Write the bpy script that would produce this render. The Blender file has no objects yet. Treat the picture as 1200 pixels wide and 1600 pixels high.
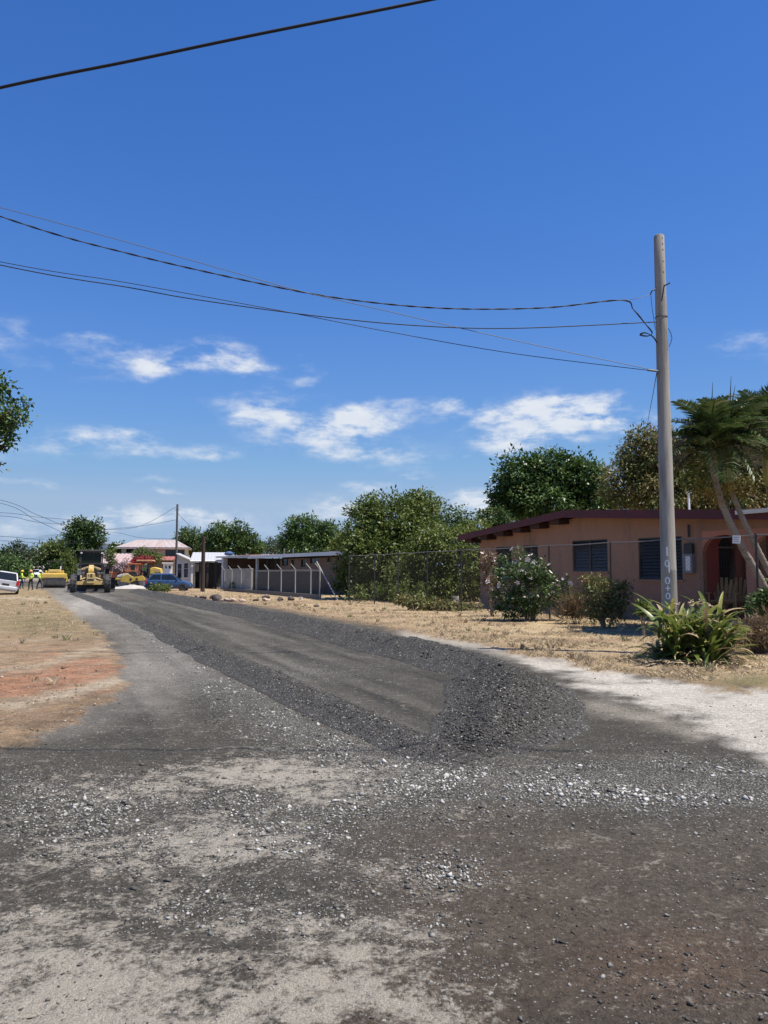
import bpy, bmesh, math, random
import numpy as np
from mathutils import Vector, Matrix, Quaternion

scene = bpy.context.scene
COL = scene.collection
R = math.radians
random.seed(7)
rng = np.random.default_rng(7)

# ------------------------------------------------------------------ camera
CAM_H = 1.55
F = 1200.0                       # focal length in photo pixels (1200 x 1600 photo)
PITCH = math.atan(95 / 1200.0)   # horizon lies at y = 895
cam_d = bpy.data.cameras.new('camera')
cam_d.lens = 27.0
cam_d.sensor_width = 36.0
cam_d.sensor_fit = 'AUTO'
cam_d.clip_start = 0.05
cam_d.clip_end = 6000
cam = bpy.data.objects.new('camera', cam_d)
COL.objects.link(cam)
cam.location = (0, 0, CAM_H)
cam.rotation_euler = (math.pi / 2 + PITCH, 0, 0)
scene.camera = cam

# ------------------------------------------------------------------ light
SUN_EL = R(66)
SH = Vector((-0.94, 0.34, 0)).normalized()          # where shadows fall on the ground
SUNV = Vector((-SH.x * math.cos(SUN_EL), -SH.y * math.cos(SUN_EL), math.sin(SUN_EL)))
sun_d = bpy.data.lights.new('sun', 'SUN')
sun_d.energy = 5.0
sun_d.angle = R(0.53)
sun_d.color = (1.0, 0.935, 0.83)
sun = bpy.data.objects.new('sun', sun_d)
COL.objects.link(sun)
sun.rotation_euler = SUNV.to_track_quat('Z', 'Y').to_euler()
sun.location = (20, -10, 40)

scene.view_settings.view_transform = 'Standard'
scene.view_settings.look = 'None'
scene.view_settings.exposure = 0.50
scene.view_settings.gamma = 1.0
scene.view_settings.use_curve_mapping = False

# ------------------------------------------------------------------ survey helpers (photo pixel -> world)
cp, sp = math.cos(PITCH), math.sin(PITCH)
def ray(x, y):
    u = (x - 600) / F; v = (800 - y) / F
    return Vector((u, cp - v * sp, sp + v * cp))
def at(x, y, d):
    r = ray(x, y); k = d / r.y
    return Vector((r.x * k, d, CAM_H + r.z * k))
def gnd(x, y, z=0.0):
    r = ray(x, y); k = (z - CAM_H) / r.z
    return Vector((r.x * k, r.y * k, z))
def project(X, Y, Z):
    Yc = Y * cp + (Z - CAM_H) * sp
    Zc = -Y * sp + (Z - CAM_H) * cp
    return 600 + F * X / Yc, 800 - F * Zc / Yc

# ------------------------------------------------------------------ world: sky with clouds
world = bpy.data.worlds.new('World')
scene.world = world
world.use_nodes = True
wt = world.node_tree
for n in list(wt.nodes): wt.nodes.remove(n)
def wn(t, **kw):
    n = wt.nodes.new(t)
    for k, v in kw.items(): setattr(n, k, v)
    return n
def wl(a, b): wt.links.new(a, b)
def wmath(op, a, b=None, c=None, clamp=False):
    n = wn('ShaderNodeMath', operation=op); n.use_clamp = clamp
    for i, q in enumerate((a, b, c)):
        if q is None: continue
        if isinstance(q, (int, float)): n.inputs[i].default_value = q
        else: wl(q, n.inputs[i])
    return n.outputs[0]
sky = wn('ShaderNodeTexSky')
sky.sky_type = 'NISHITA'
sky.sun_disc = False
sky.sun_elevation = SUN_EL
sky.sun_rotation = math.atan2(SUNV.x, SUNV.y)
sky.altitude = 0
sky.air_density = 1.0
sky.dust_density = 0.1
sky.ozone_density = 2.0
tc = wn('ShaderNodeTexCoord')
sep = wn('ShaderNodeSeparateXYZ'); wl(tc.outputs['Generated'], sep.inputs[0])
az = wmath('ARCTAN2', sep.outputs[0], sep.outputs[1])
el = wmath('ARCSINE', sep.outputs[2])
comb = wn('ShaderNodeCombineXYZ'); wl(az, comb.inputs[0]); wl(el, comb.inputs[1])
# wispy distortion of the cloud coordinates
def wnoise(scale, vec, detail=6, rough=0.6, sx=1, sy=1):
    mp = wn('ShaderNodeMapping'); mp.inputs['Scale'].default_value = (sx, sy, 1); wl(vec, mp.inputs[0])
    n = wn('ShaderNodeTexNoise'); n.inputs['Scale'].default_value = scale
    n.inputs['Detail'].default_value = detail; n.inputs['Roughness'].default_value = rough
    wl(mp.outputs[0], n.inputs['Vector']); return n
nd = wnoise(9, comb.outputs[0], 7, 0.62, 1, 2.0)
sub = wn('ShaderNodeVectorMath', operation='SUBTRACT'); wl(nd.outputs['Color'], sub.inputs[0]); sub.inputs[1].default_value = (.5, .5, .5)
scl = wn('ShaderNodeVectorMath', operation='MULTIPLY'); wl(sub.outputs[0], scl.inputs[0]); scl.inputs[1].default_value = (.15, .06, 0)
pos = wn('ShaderNodeVectorMath', operation='ADD'); wl(comb.outputs[0], pos.inputs[0]); wl(scl.outputs[0], pos.inputs[1])
CLOUDS = [  # x, y, half width, half height (photo pixels), amount
    (115, 568, 62, 22, .50), (160, 540, 42, 12, .55), (235, 568, 55, 18, .85), (345, 557, 66, 24, 1.0), (410, 592, 66, 10, .42),
    (475, 572, 28, 20, .30), (405, 635, 70, 22, .70), (500, 668, 100, 32, .95), (585, 655, 70, 22, .75), (590, 708, 92, 21, .85),
    (820, 650, 135, 36, 1.0), (900, 640, 70, 26, .80), (965, 655, 60, 16, .65), (700, 635, 70, 14, .65), (820, 690, 90, 18, .70),
    (120, 690, 105, 19, .60), (250, 690, 95, 14, .55), (325, 709, 60, 10, .60), (40, 754, 60, 8, .55), (260, 742, 45, 8, .42),
    (285, 767, 34, 8, .45), (170, 805, 66, 17, 1.0), (300, 812, 64, 15, .95), (190, 826, 190, 26, .25), (745, 785, 40, 24, 1.2),
    (545, 788, 60, 22, .80), (470, 812, 110, 28, .35), (1165, 535, 34, 14, .42), (1260, 545, 50, 18, .45), (0, 525, 36, 30, .45), (640, 741, 28, 4, .4),
    (735, 712, 13, 6, .4), (640, 800, 80, 18, .5), (-160, 690, 150, 30, .7), (-120, 820, 160, 26, .7), (1420, 700, 200, 40, .8), (1380, 820, 200, 30, .7)]
acc = None
for (x, y, a, b, s) in CLOUDS:
    r = ray(x, y)
    ca = math.atan2(r.x, r.y); ce = math.atan2(r.z, math.hypot(r.x, r.y))
    v1 = wn('ShaderNodeVectorMath', operation='SUBTRACT'); wl(pos.outputs[0], v1.inputs[0]); v1.inputs[1].default_value = (ca, ce, 0)
    v2 = wn('ShaderNodeVectorMath', operation='MULTIPLY'); wl(v1.outputs[0], v2.inputs[0]); v2.inputs[1].default_value = (F / a * .9, F / b * .95, 0)
    v3 = wn('ShaderNodeVectorMath', operation='LENGTH'); wl(v2.outputs[0], v3.inputs[0])
    mr = wn('ShaderNodeMapRange'); mr.interpolation_type = 'SMOOTHSTEP'
    wl(v3.outputs['Value'], mr.inputs[0]); mr.inputs[1].default_value = 1.5; mr.inputs[2].default_value = 0.0
    mr.inputs[3].default_value = 0.0; mr.inputs[4].default_value = s
    acc = mr.outputs[0] if acc is None else wmath('ADD', acc, mr.outputs[0])
# scattered low clouds all round the horizon
gen = wnoise(3.2, tc.outputs['Generated'], 5, 0.6, 1, 1)
gsx = wn('ShaderNodeMapping'); gsx.inputs['Scale'].default_value = (1, 1, 4); wl(tc.outputs['Generated'], gsx.inputs[0]); wl(gsx.outputs[0], gen.inputs['Vector'])
g1 = wn('ShaderNodeMapRange'); g1.interpolation_type = 'SMOOTHSTEP'; wl(gen.outputs['Fac'], g1.inputs[0]); g1.inputs[1].default_value = .55; g1.inputs[2].default_value = .8
g2 = wn('ShaderNodeMapRange'); wl(el, g2.inputs[0]); g2.inputs[1].default_value = .42; g2.inputs[2].default_value = .12
acc = wmath('ADD', acc, wmath('MULTIPLY', wmath('MULTIPLY', g1.outputs[0], g2.outputs[0]), .55))
fine = wnoise(14, comb.outputs[0], 8, 0.62, 1, 2.4)
fr = wn('ShaderNodeMapRange'); wl(fine.outputs['Fac'], fr.inputs[0]); fr.inputs[1].default_value = .36; fr.inputs[2].default_value = .64
fr.inputs[3].default_value = 0.05; fr.inputs[4].default_value = 1.25
cl = wmath('MULTIPLY', acc, fr.outputs[0])
cm = wn('ShaderNodeMapRange'); cm.interpolation_type = 'SMOOTHSTEP'; wl(cl, cm.inputs[0]); cm.inputs[1].default_value = .04; cm.inputs[2].default_value = 1.05
cm.inputs[4].default_value = .93
shade = wnoise(22, comb.outputs[0], 5, .6, 1, 2)
ccol = wn('ShaderNodeMix', data_type='RGBA'); wl(shade.outputs['Fac'], ccol.inputs[0])
ccol.inputs[6].default_value = (4.3, 4.8, 5.6, 1); ccol.inputs[7].default_value = (6.1, 6.2, 6.3, 1)
hs = wn('ShaderNodeHueSaturation'); wl(sky.outputs[0], hs.inputs['Color'])
hs.inputs['Saturation'].default_value = 1.36; hs.inputs['Value'].default_value = 1.0; hs.inputs['Hue'].default_value = 0.514
shs = wn('ShaderNodeSeparateColor'); shs.mode = 'HSV'; wl(hs.outputs[0], shs.inputs[0])
vv = wmath('DIVIDE', wmath('MULTIPLY', shs.outputs[2], 1.13), wmath('ADD', 1.0, wmath('POWER', wmath('MULTIPLY', shs.outputs[2], 1 / 7.6), 4.0)))
chs = wn('ShaderNodeCombineColor'); chs.mode = 'HSV'; wl(wmath('MAXIMUM', shs.outputs[0], .598), chs.inputs[0]); wl(wmath('MAXIMUM', wmath('ADD', wmath('MULTIPLY', shs.outputs[1], .92), .06), .50), chs.inputs[1]); wl(vv, chs.inputs[2])
mx = wn('ShaderNodeMix', data_type='RGBA'); wl(cm.outputs[0], mx.inputs[0]); wl(chs.outputs[0], mx.inputs[6]); wl(ccol.outputs[2], mx.inputs[7])
bg = wn('ShaderNodeBackground'); bg.inputs[1].default_value = 0.106; wl(mx.outputs[2], bg.inputs[0])
wo = wn('ShaderNodeOutputWorld'); wl(bg.outputs[0], wo.inputs[0])

# ------------------------------------------------------------------ materials
MATS = {}
def new_mat(name):
    m = bpy.data.materials.new(name); m.use_nodes = True
    nt = m.node_tree
    return m, nt, nt.nodes['Principled BSDF']
def mat(name, col, rough=.7, var=.18, scale=6.0, metal=0.0, bump=0.0, bscale=None, spec=.4, dirt=None, dscale=2.0, stretch=(1, 1, 1)):
    """plain procedural paint / masonry / metal: base colour with noise variation, optional dirt colour and bump"""
    if name in MATS: return MATS[name]
    m, nt, b = new_mat(name)
    L = nt.links.new
    t = nt.nodes.new('ShaderNodeTexCoord')
    mp = nt.nodes.new('ShaderNodeMapping'); mp.inputs['Scale'].default_value = stretch
    L(t.outputs['Object'], mp.inputs[0])
    n = nt.nodes.new('ShaderNodeTexNoise'); n.inputs['Scale'].default_value = scale; n.inputs['Detail'].default_value = 6; n.inputs['Roughness'].default_value = .65
    L(mp.outputs[0], n.inputs['Vector'])
    mix = nt.nodes.new('ShaderNodeMix'); mix.data_type = 'RGBA'
    mix.inputs[6].default_value = tuple(c * (1 - var) for c in col) + (1,)
    mix.inputs[7].default_value = tuple(min(1, c * (1 + var)) for c in col) + (1,)
    L(n.outputs['Fac'], mix.inputs[0])
    out = mix.outputs[2]
    if dirt:
        n2 = nt.nodes.new('ShaderNodeTexNoise'); n2.inputs['Scale'].default_value = dscale; n2.inputs['Detail'].default_value = 7; n2.inputs['Roughness'].default_value = .7
        L(mp.outputs[0], n2.inputs['Vector'])
        rmp = nt.nodes.new('ShaderNodeMapRange'); L(n2.outputs['Fac'], rmp.inputs[0]); rmp.inputs[1].default_value = .48; rmp.inputs[2].default_value = .68; rmp.inputs[4].default_value = .85
        mx2 = nt.nodes.new('ShaderNodeMix'); mx2.data_type = 'RGBA'; L(rmp.outputs[0], mx2.inputs[0]); L(out, mx2.inputs[6]); mx2.inputs[7].default_value = tuple(dirt) + (1,)
        out = mx2.outputs[2]
    L(out, b.inputs['Base Color'])
    b.inputs['Roughness'].default_value = rough; b.inputs['Metallic'].default_value = metal
    b.inputs['Specular IOR Level'].default_value = spec
    if bump:
        n3 = nt.nodes.new('ShaderNodeTexNoise'); n3.inputs['Scale'].default_value = bscale or scale * 6; n3.inputs['Detail'].default_value = 5
        L(mp.outputs[0], n3.inputs['Vector'])
        bp = nt.nodes.new('ShaderNodeBump'); bp.inputs['Strength'].default_value = bump; bp.inputs['Distance'].default_value = .02
        L(n3.outputs['Fac'], bp.inputs['Height']); L(bp.outputs[0], b.inputs['Normal'])
    MATS[name] = m
    return m
def leafmat(name, stops, rough=.45, trans=.22):
    """foliage: colour picked by the per-leaf 'tint' attribute, some light passing through"""
    if name in MATS: return MATS[name]
    m, nt, b = new_mat(name); L = nt.links.new
    a = nt.nodes.new('ShaderNodeAttribute'); a.attribute_name = 'tint'
    cr = nt.nodes.new('ShaderNodeValToRGB'); e = cr.color_ramp.elements
    while len(e) < len(stops): e.new(.5)
    for i, (p, c) in enumerate(stops): e[i].position = p; e[i].color = tuple(c) + (1,)
    L(a.outputs['Fac'], cr.inputs[0]); L(cr.outputs[0], b.inputs['Base Color'])
    b.inputs['Roughness'].default_value = rough; b.inputs['Specular IOR Level'].default_value = .35
    tr = nt.nodes.new('ShaderNodeBsdfTranslucent'); L(cr.outputs[0], tr.inputs[0])
    ms = nt.nodes.new('ShaderNodeMixShader'); ms.inputs[0].default_value = trans
    o = nt.nodes['Material Output']
    L(b.outputs[0], ms.inputs[1]); L(tr.outputs[0], ms.inputs[2]); L(ms.outputs[0], o.inputs[0])
    MATS[name] = m
    return m
def glass(name, col=(.012, .016, .018), rough=.06, spec=.6):
    if name in MATS: return MATS[name]
    m, nt, b = new_mat(name); b.inputs['Base Color'].default_value = tuple(col) + (1,)
    b.inputs['Roughness'].default_value = rough; b.inputs['Specular IOR Level'].default_value = spec
    MATS[name] = m
    return m

M_GALV = mat('galvanised_steel', (.30, .305, .305), .45, .2, 8, metal=.55)
M_FENCEWIRE = mat('fence_wire', (.045, .040, .035), .7, .15, 8)
M_DARKSTEEL = mat('dark_painted_steel', (.035, .035, .036), .5, .25, 8)
M_BLACK = mat('black_rubber', (.022, .022, .023), .85, .25, 10, dirt=(.09, .085, .075), dscale=5)
M_TYREDUST = mat('dusty_rubber', (.05, .05, .05), .9, .25, 10, dirt=(.12, .115, .105), dscale=4)
M_YELLOW = mat('machine_yellow', (.62, .42, .07), .5, .12, 4, dirt=(.40, .31, .15), dscale=2.2)
M_CATYEL = mat('grader_yellow', (.56, .40, .16), .6, .15, 4, dirt=(.32, .26, .17), dscale=2.0)
M_ORANGE = mat('machine_orange', (.62, .19, .07), .5, .12, 4, dirt=(.45, .22, .14), dscale=2)
M_STEEL = mat('worn_steel', (.30, .29, .28), .4, .25, 6, metal=.6, dirt=(.14, .11, .09), dscale=3)
M_WHITE = mat('white_paint', (.74, .74, .72), .4, .06, 4)
M_DIRTWHITE = mat('dirty_white_wall', (.60, .60, .58), .85, .1, 3, dirt=(.38, .37, .34), dscale=1.2)
M_GLASS = glass('window_glass')
M_WOOD = mat('grey_wood', (.16, .12, .09), .85, .3, 5, bump=.4, stretch=(4, 4, .5))
M_DARKWOOD = mat('dark_pole_wood', (.055, .036, .027), .9, .3, 6, bump=.4, stretch=(4, 4, .4))
M_BARK = mat('bark', (.11, .085, .065), .95, .35, 7, bump=.8, stretch=(3, 3, .7))
M_CABLE = mat('cable_sheath', (.012, .012, .013), .6, .1, 5)
M_CABLEGREY = mat('bare_cable', (.13, .14, .15), .5, .1, 5)
M_SKIN = mat('skin', (.26, .14, .09), .6, .1, 8)
M_RED = mat('red_lens', (.45, .02, .02), .25, .05, 5)
M_LAMP = mat('lamp_lens', (.75, .75, .72), .15, .05, 5)

# ------------------------------------------------------------------ mesh helpers
def quick_mesh(name, V, Fc, k):
    """fast mesh from numpy arrays; Fc is (M,k)"""
    me = bpy.data.meshes.new(name)
    V = np.asarray(V, dtype=np.float32); Fc = np.asarray(Fc, dtype=np.int32)
    me.vertices.add(len(V)); me.vertices.foreach_set('co', V.ravel())
    me.loops.add(Fc.size); me.loops.foreach_set('vertex_index', Fc.ravel())
    me.polygons.add(len(Fc)); me.polygons.foreach_set('loop_start', np.arange(0, Fc.size, k, dtype=np.int32))
    me.polygons.foreach_set('loop_total', np.full(len(Fc), k, dtype=np.int32))
    me.update(calc_edges=True)
    return me
def link(name, me, m=None, parent=None):
    o = bpy.data.objects.new(name, me); COL.objects.link(o)
    if m is not None and not me.materials:
        for q in (m if isinstance(m, (list, tuple)) else [m]): me.materials.append(q)
    if parent: o.parent = parent
    return o
def tag(o, label=None, cat=None, group=None, kind=None):
    if label: o['label'] = label
    if cat: o['category'] = cat
    if group: o['group'] = group
    if kind: o['kind'] = kind
    return o
def thing(name, label, cat, loc=(0, 0, 0), rz=0.0, group=None):
    o = bpy.data.objects.new(name, None); COL.objects.link(o)
    o.location = loc; o.rotation_euler = (0, 0, rz); o.empty_display_size = .2
    return tag(o, label, cat, group)
def set_tint(me, t):
    a = me.attributes.new('tint', 'FLOAT', 'POINT'); a.data.foreach_set('value', np.asarray(t, dtype=np.float32))

class MB:
    def __init__(s): s.v = []; s.f = []; s.m = []
    def add(s, vs, fs, mi=0):
        o = len(s.v); s.v += [tuple(v) for v in vs]; s.f += [tuple(i + o for i in f) for f in fs]; s.m += [mi] * len(fs); return s
    def hexa(s, p, mi=0):
        return s.add(p, [(3, 2, 1, 0), (4, 5, 6, 7), (0, 1, 5, 4), (1, 2, 6, 5), (2, 3, 7, 6), (3, 0, 4, 7)], mi)
    def box(s, x0, x1, y0, y1, z0, z1, mi=0):
        return s.hexa([(x0, y0, z0), (x1, y0, z0), (x1, y1, z0), (x0, y1, z0), (x0, y0, z1), (x1, y0, z1), (x1, y1, z1), (x0, y1, z1)], mi)
    def cbox(s, c, size, rx=0, ry=0, rz=0, mi=0):
        M = Matrix.Translation(c) @ Matrix.Rotation(rz, 4, 'Z') @ Matrix.Rotation(ry, 4, 'Y') @ Matrix.Rotation(rx, 4, 'X')
        a, b, c2 = size[0] / 2, size[1] / 2, size[2] / 2
        return s.hexa([M @ Vector(p) for p in ((-a, -b, -c2), (a, -b, -c2), (a, b, -c2), (-a, b, -c2), (-a, -b, c2), (a, -b, c2), (a, b, c2), (-a, b, c2))], mi)
    def beam(s, p0, p1, w, h=None, mi=0, up=(0, 0, 1)):
        p0 = Vector(p0); p1 = Vector(p1); h = h or w; d = (p1 - p0).normalized(); u = Vector(up)
        if abs(d.dot(u)) > .99: u = Vector((1, 0, 0))
        a = d.cross(u).normalized(); b = a.cross(d).normalized(); a *= w / 2; b *= h / 2
        return s.hexa([p0 - a - b, p0 + a - b, p1 + a - b, p1 - a - b, p0 - a + b, p0 + a + b, p1 + a + b, p1 - a + b], mi)
    def tube(s, pts, rad, n=8, cap=True, mi=0):
        pts = [Vector(p) for p in pts]; k = len(pts)
        if not isinstance(rad, (list, tuple)): rad = [rad] * k
        vs = []; fs = []; ref = None
        for i, p in enumerate(pts):
            t = (pts[min(i + 1, k - 1)] - pts[max(i - 1, 0)]).normalized()
            if ref is None: ref = Vector((0, 0, 1)) if abs(t.z) < .9 else Vector((1, 0, 0))
            a = t.cross(ref).normalized(); b = a.cross(t).normalized(); ref = b
            for j in range(n):
                q = 2 * math.pi * j / n
                vs.append(p + (a * math.cos(q) + b * math.sin(q)) * rad[i])
        for i in range(k - 1):
            for j in range(n):
                fs.append((i * n + j, i * n + (j + 1) % n, (i + 1) * n + (j + 1) % n, (i + 1) * n + j))
        if cap: fs.append(tuple(range(n - 1, -1, -1))); fs.append(tuple((k - 1) * n + j for j in range(n)))
        return s.add(vs, fs, mi)
    def lathe(s, prof, axis='X', c=(0, 0, 0), n=20, mi=0, caps=True):
        """prof: list of (along, radius)"""
        vs = []; fs = []
        for (a, r) in prof:
            for j in range(n):
                q = 2 * math.pi * j / n; u, w = r * math.cos(q), r * math.sin(q)
                vs.append({'X': (c[0] + a, c[1] + u, c[2] + w), 'Y': (c[0] + w, c[1] + a, c[2] + u), 'Z': (c[0] + u, c[1] + w, c[2] + a)}[axis])
        for i in range(len(prof) - 1):
            for j in range(n): fs.append((i * n + j, i * n + (j + 1) % n, (i + 1) * n + (j + 1) % n, (i + 1) * n + j))
        if caps: fs.append(tuple(range(n - 1, -1, -1))); fs.append(tuple((len(prof) - 1) * n + j for j in range(n)))
        return s.add(vs, fs, mi)
    def prism(s, poly, a, b, axis='Y', mi=0):
        """extrude a 2-D polygon from a to b along axis; poly is (x,z) for Y, (y,z) for X, (x,y) for Z"""
        n = len(poly); mk = {'Y': lambda p, t: (p[0], t, p[1]), 'X': lambda p, t: (t, p[0], p[1]), 'Z': lambda p, t: (p[0], p[1], t)}[axis]
        vs = [mk(p, a) for p in poly] + [mk(p, b) for p in poly]
        fs = [tuple(range(n)), tuple(range(2 * n - 1, n - 1, -1))] + [(i, i + n, (i + 1) % n + n, (i + 1) % n) for i in range(n)]
        return s.add(vs, fs, mi)
    def mesh(s, name, m, smooth=False, bevel=0.0):
        me = bpy.data.meshes.new(name); me.from_pydata(s.v, [], s.f)
        for q in (m if isinstance(m, (list, tuple)) else [m]): me.materials.append(q)
        if isinstance(m, (list, tuple)) and len(m) > 1: me.polygons.foreach_set('material_index', s.m)
        bm = bmesh.new(); bm.from_mesh(me)
        bmesh.ops.recalc_face_normals(bm, faces=bm.faces)
        if bevel:
            bmesh.ops.bevel(bm, geom=[e for e in bm.edges if len(e.link_faces) == 2 and e.calc_face_angle(0) > .5], offset=bevel, segments=1, affect='EDGES', profile=.7)
        bm.to_mesh(me); bm.free()
        if smooth: me.shade_smooth()
        me.update(); return me
    def build(s, name, m, parent=None, smooth=False, bevel=0.0):
        return link(name, s.mesh(name, m, smooth, bevel), None, parent)
def autosmooth(o, ang=40):
    me = o.data
    bm = bmesh.new(); bm.from_mesh(me)
    for f in bm.faces: f.smooth = True
    for e in bm.edges:
        if len(e.link_faces) != 2 or e.calc_face_angle(0) > R(ang): e.smooth = False
    bm.to_mesh(me); bm.free(); return o

# ------------------------------------------------------------------ noise on numpy arrays
def vnoise(x, y, seed=0):
    xi = np.floor(x).astype(np.int64); yi = np.floor(y).astype(np.int64); fx = x - xi; fy = y - yi
    def h(a, b):
        n = (a * 374761393 + b * 668265263 + seed * 974711) & 0x7fffffff
        n = ((n ^ (n >> 13)) * 1274126177) & 0x7fffffff
        return ((n ^ (n >> 16)) & 0xffff) / 65535.0
    u = fx * fx * (3 - 2 * fx); v = fy * fy * (3 - 2 * fy)
    return (h(xi, yi) * (1 - u) + h(xi + 1, yi) * u) * (1 - v) + (h(xi, yi + 1) * (1 - u) + h(xi + 1, yi + 1) * u) * v
def fbm(x, y, o=4, seed=0):
    t = 0; a = .5; s = 0
    for i in range(o): t = t + a * vnoise(x * 2 ** i, y * 2 ** i, seed + i); s += a; a *= .55
    return t / s
def sstep(a, b, x):
    t = np.clip((x - a) / (b - a), 0, 1); return t * t * (3 - 2 * t)
def polydist(px, py, poly):
    """signed distance to a closed polygon (inside positive), y stretched for foreshortening"""
    P = np.array(poly, float); inside = np.zeros(px.shape, bool); best = np.full(px.shape, 1e9)
    n = len(P)
    for i in range(n):
        x0, y0 = P[i]; x1, y1 = P[(i + 1) % n]
        c = ((y0 > py) != (y1 > py)); xx = (x1 - x0) * (py - y0) / ((y1 - y0) if y1 != y0 else 1e-9) + x0
        inside ^= (c & (px < xx))
        best = np.minimum(best, segdist(px, py, x0, y0, x1, y1))
    return np.where(inside, best, -best)
YS = 2.2
def segdist(px, py, x0, y0, x1, y1):
    y0, y1, py = y0 * YS, y1 * YS, py * YS
    dx, dy = x1 - x0, y1 - y0; l2 = dx * dx + dy * dy + 1e-9
    t = np.clip(((px - x0) * dx + (py - y0) * dy) / l2, 0, 1)
    return np.hypot(px - x0 - t * dx, py - y0 - t * dy)
def linedist(px, py, pts):
    b = np.full(px.shape, 1e9)
    for (a, c) in zip(pts[:-1], pts[1:]): b = np.minimum(b, segdist(px, py, a[0], a[1], c[0], c[1]))
    return b

# survey of the ground: outlines read off the photo, used to lay the road and verges out in the world
LEFT_VERGE = [(-2500, 905), (-200, 914), (40, 917), (72, 921), (88, 936), (112, 955), (150, 985), (186, 1025), (199, 1052), (186, 1085), (120, 1128), (50, 1163), (-60, 1188), (-2500, 1500)]
RIGHT_VERGE = [(212, 918), (250, 926), (330, 938), (420, 950), (520, 967), (620, 985), (700, 1001), (830, 1027), (950, 1051), (1080, 1070), (1200, 1083), (1420, 1110), (3500, 1330), (3500, 900), (212, 899)]
def ground_fields(X, Y):
    Yc = np.maximum(Y, 1.0)
    px, py = project(X, Yc, 0.0)
    px = np.clip(px, -4000, 5000); py = np.clip(py, 895, 4000)
    wob = (fbm(X * 1.3, Y * 1.3, 4, 3) - .5)
    wob2 = (fbm(X * 4.5, Y * 4.5, 3, 9) - .5)
    k = 40 * np.clip((py - 890) / 200, .15, 1.4)
    lv = polydist(px, py, LEFT_VERGE) + (wob * 1.2 + wob2) * k
    rv = polydist(px, py, RIGHT_VERGE) + (wob + wob2) * k
    # the far part of the verges ends up as general dirt
    L = sstep(-6, 10, lv); Rr = sstep(-6, 8, rv)
    C = np.empty(X.shape + (3,)); C[:] = (.098, .094, .084)
    dust = np.zeros(X.shape); stone = np.full(X.shape, .10)
    def blend(m, c):
        m = np.clip(m, 0, 1)[..., None]; C[:] = C * (1 - m) + np.array(c) * m
    def blob(cx, cy, rx, ry): return np.exp(-(((px - cx) / rx) ** 2 + ((py - cy) / ry) ** 2) * 1.2)
    lo = fbm(X * .9, Y * .9, 4, 21); hi = fbm(X * 3.1, Y * 3.1, 4, 33)
    blend(sstep(-90, 90, polydist(px, py, [(560, 1300), (760, 1265), (1000, 1300), (1300, 1270), (3000, 1300), (3000, 4000), (560, 4000)]) + (lo - .5) * 120), (.118, .104, .089))
    blend(blob(1060, 1510, 230, 70) * .8, (.165, .12, .092)); blend(blob(820, 1420, 160, 50) * .35, (.15, .12, .095))
    blend(blob(640, 1560, 260, 90) * .55, (.15, .12, .095))
    blend(sstep(-45, 70, polydist(px, py, [(70, 912), (108, 916), (190, 955), (300, 1030), (330, 1075), (250, 1120), (120, 1150), (-60, 1185), (0, 1120), (150, 1060), (180, 1010), (90, 935)]) + (hi - .5) * 70) * .85, (.235, .232, .225))
    blend(blob(215, 1050, 70, 28) * .7, (.34, .335, .325)); blend(blob(120, 945, 70, 22) * .8, (.40, .395, .385))
    # graded bed between the ridges, with the paler scraped tracks along both ridges
    bed = sstep(-15, 15, polydist(px, py, [(140, 926), (230, 933), (400, 964), (600, 1022), (770, 1060), (830, 1100), (800, 1150), (690, 1170), (560, 1120), (420, 1045), (300, 990)]))
    blend(bed * .9, (.094, .092, .086)); stone *= (1 - .2 * bed)
    for ln, w, s in (([(250, 940), (400, 970), (600, 1030), (770, 1064)], 11, .55), ([(360, 1025), (430, 1055), (520, 1100), (620, 1148), (700, 1165), (780, 1150)], 16, .6), ([(150, 928), (260, 958), (350, 990), (480, 1050)], 9, .5)):
        blend(np.exp(-(linedist(px, py, ln) / (w * np.clip((py - 895) / 130, .3, 2))) ** 2) * s * (0.5 + hi), (.165, .162, .152))
    stone = stone + .5 * blob(475, 1052, 90, 18)
    ca_, sa_ = math.cos(math.atan(.43)), math.sin(math.atan(.43))
    ru = X * ca_ + Y * sa_; rv_ = -X * sa_ + Y * ca_
    st1 = fbm(ru * 4.2, rv_ * .22, 4, 101); st2 = fbm(ru * 1.4 + 7, rv_ * .10, 3, 111); st3 = fbm(X * .45 + Y * .25, Y * 3.2, 4, 121)
    lane = sstep(12, -30, px - (300 + (py - 990) * 1.6)) * sstep(1190, 1120, py)
    sm = np.clip(bed + lane, 0, 1)
    C *= (1 + (bed * ((st1 - .5) * 1.5 + (st2 - .5) * .9) + lane * (1 - bed) * ((st1 - .5) * .8 + (st2 - .5) * .4)) + (1 - sm) * (st3 - .5) * .55)[..., None]
    # pale dusty crossing at the right
    pale = sstep(-25, 30, polydist(px, py, [(800, 1022), (950, 1047), (1080, 1068), (1500, 1100), (1500, 1230), (1200, 1192), (1120, 1160), (1060, 1110), (960, 1082), (870, 1055)]) + (hi - .5) * 90 + (lo - .5) * 60)
    blend(pale * .92, (.72, .71, .69))
    blend(np.exp(-(linedist(px, py, [(930, 1104), (1010, 1120), (1090, 1145)]) / 22) ** 2) * .7 * (.4 + hi), (.46, .44, .40))
    blend(blob(1000, 1120, 90, 22) * .0, (.1, .1, .1))
    blend(np.exp(-(linedist(px, py, [(640, 990), (760, 1012), (860, 1034)]) / 16) ** 2) * .75, (.62, .60, .56))
    blend(sstep(0, 30, 30 - np.abs(px - 1150) * .25 - np.abs(py - 1050) * 2.0) * 0, (.3, .3, .3))
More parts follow.
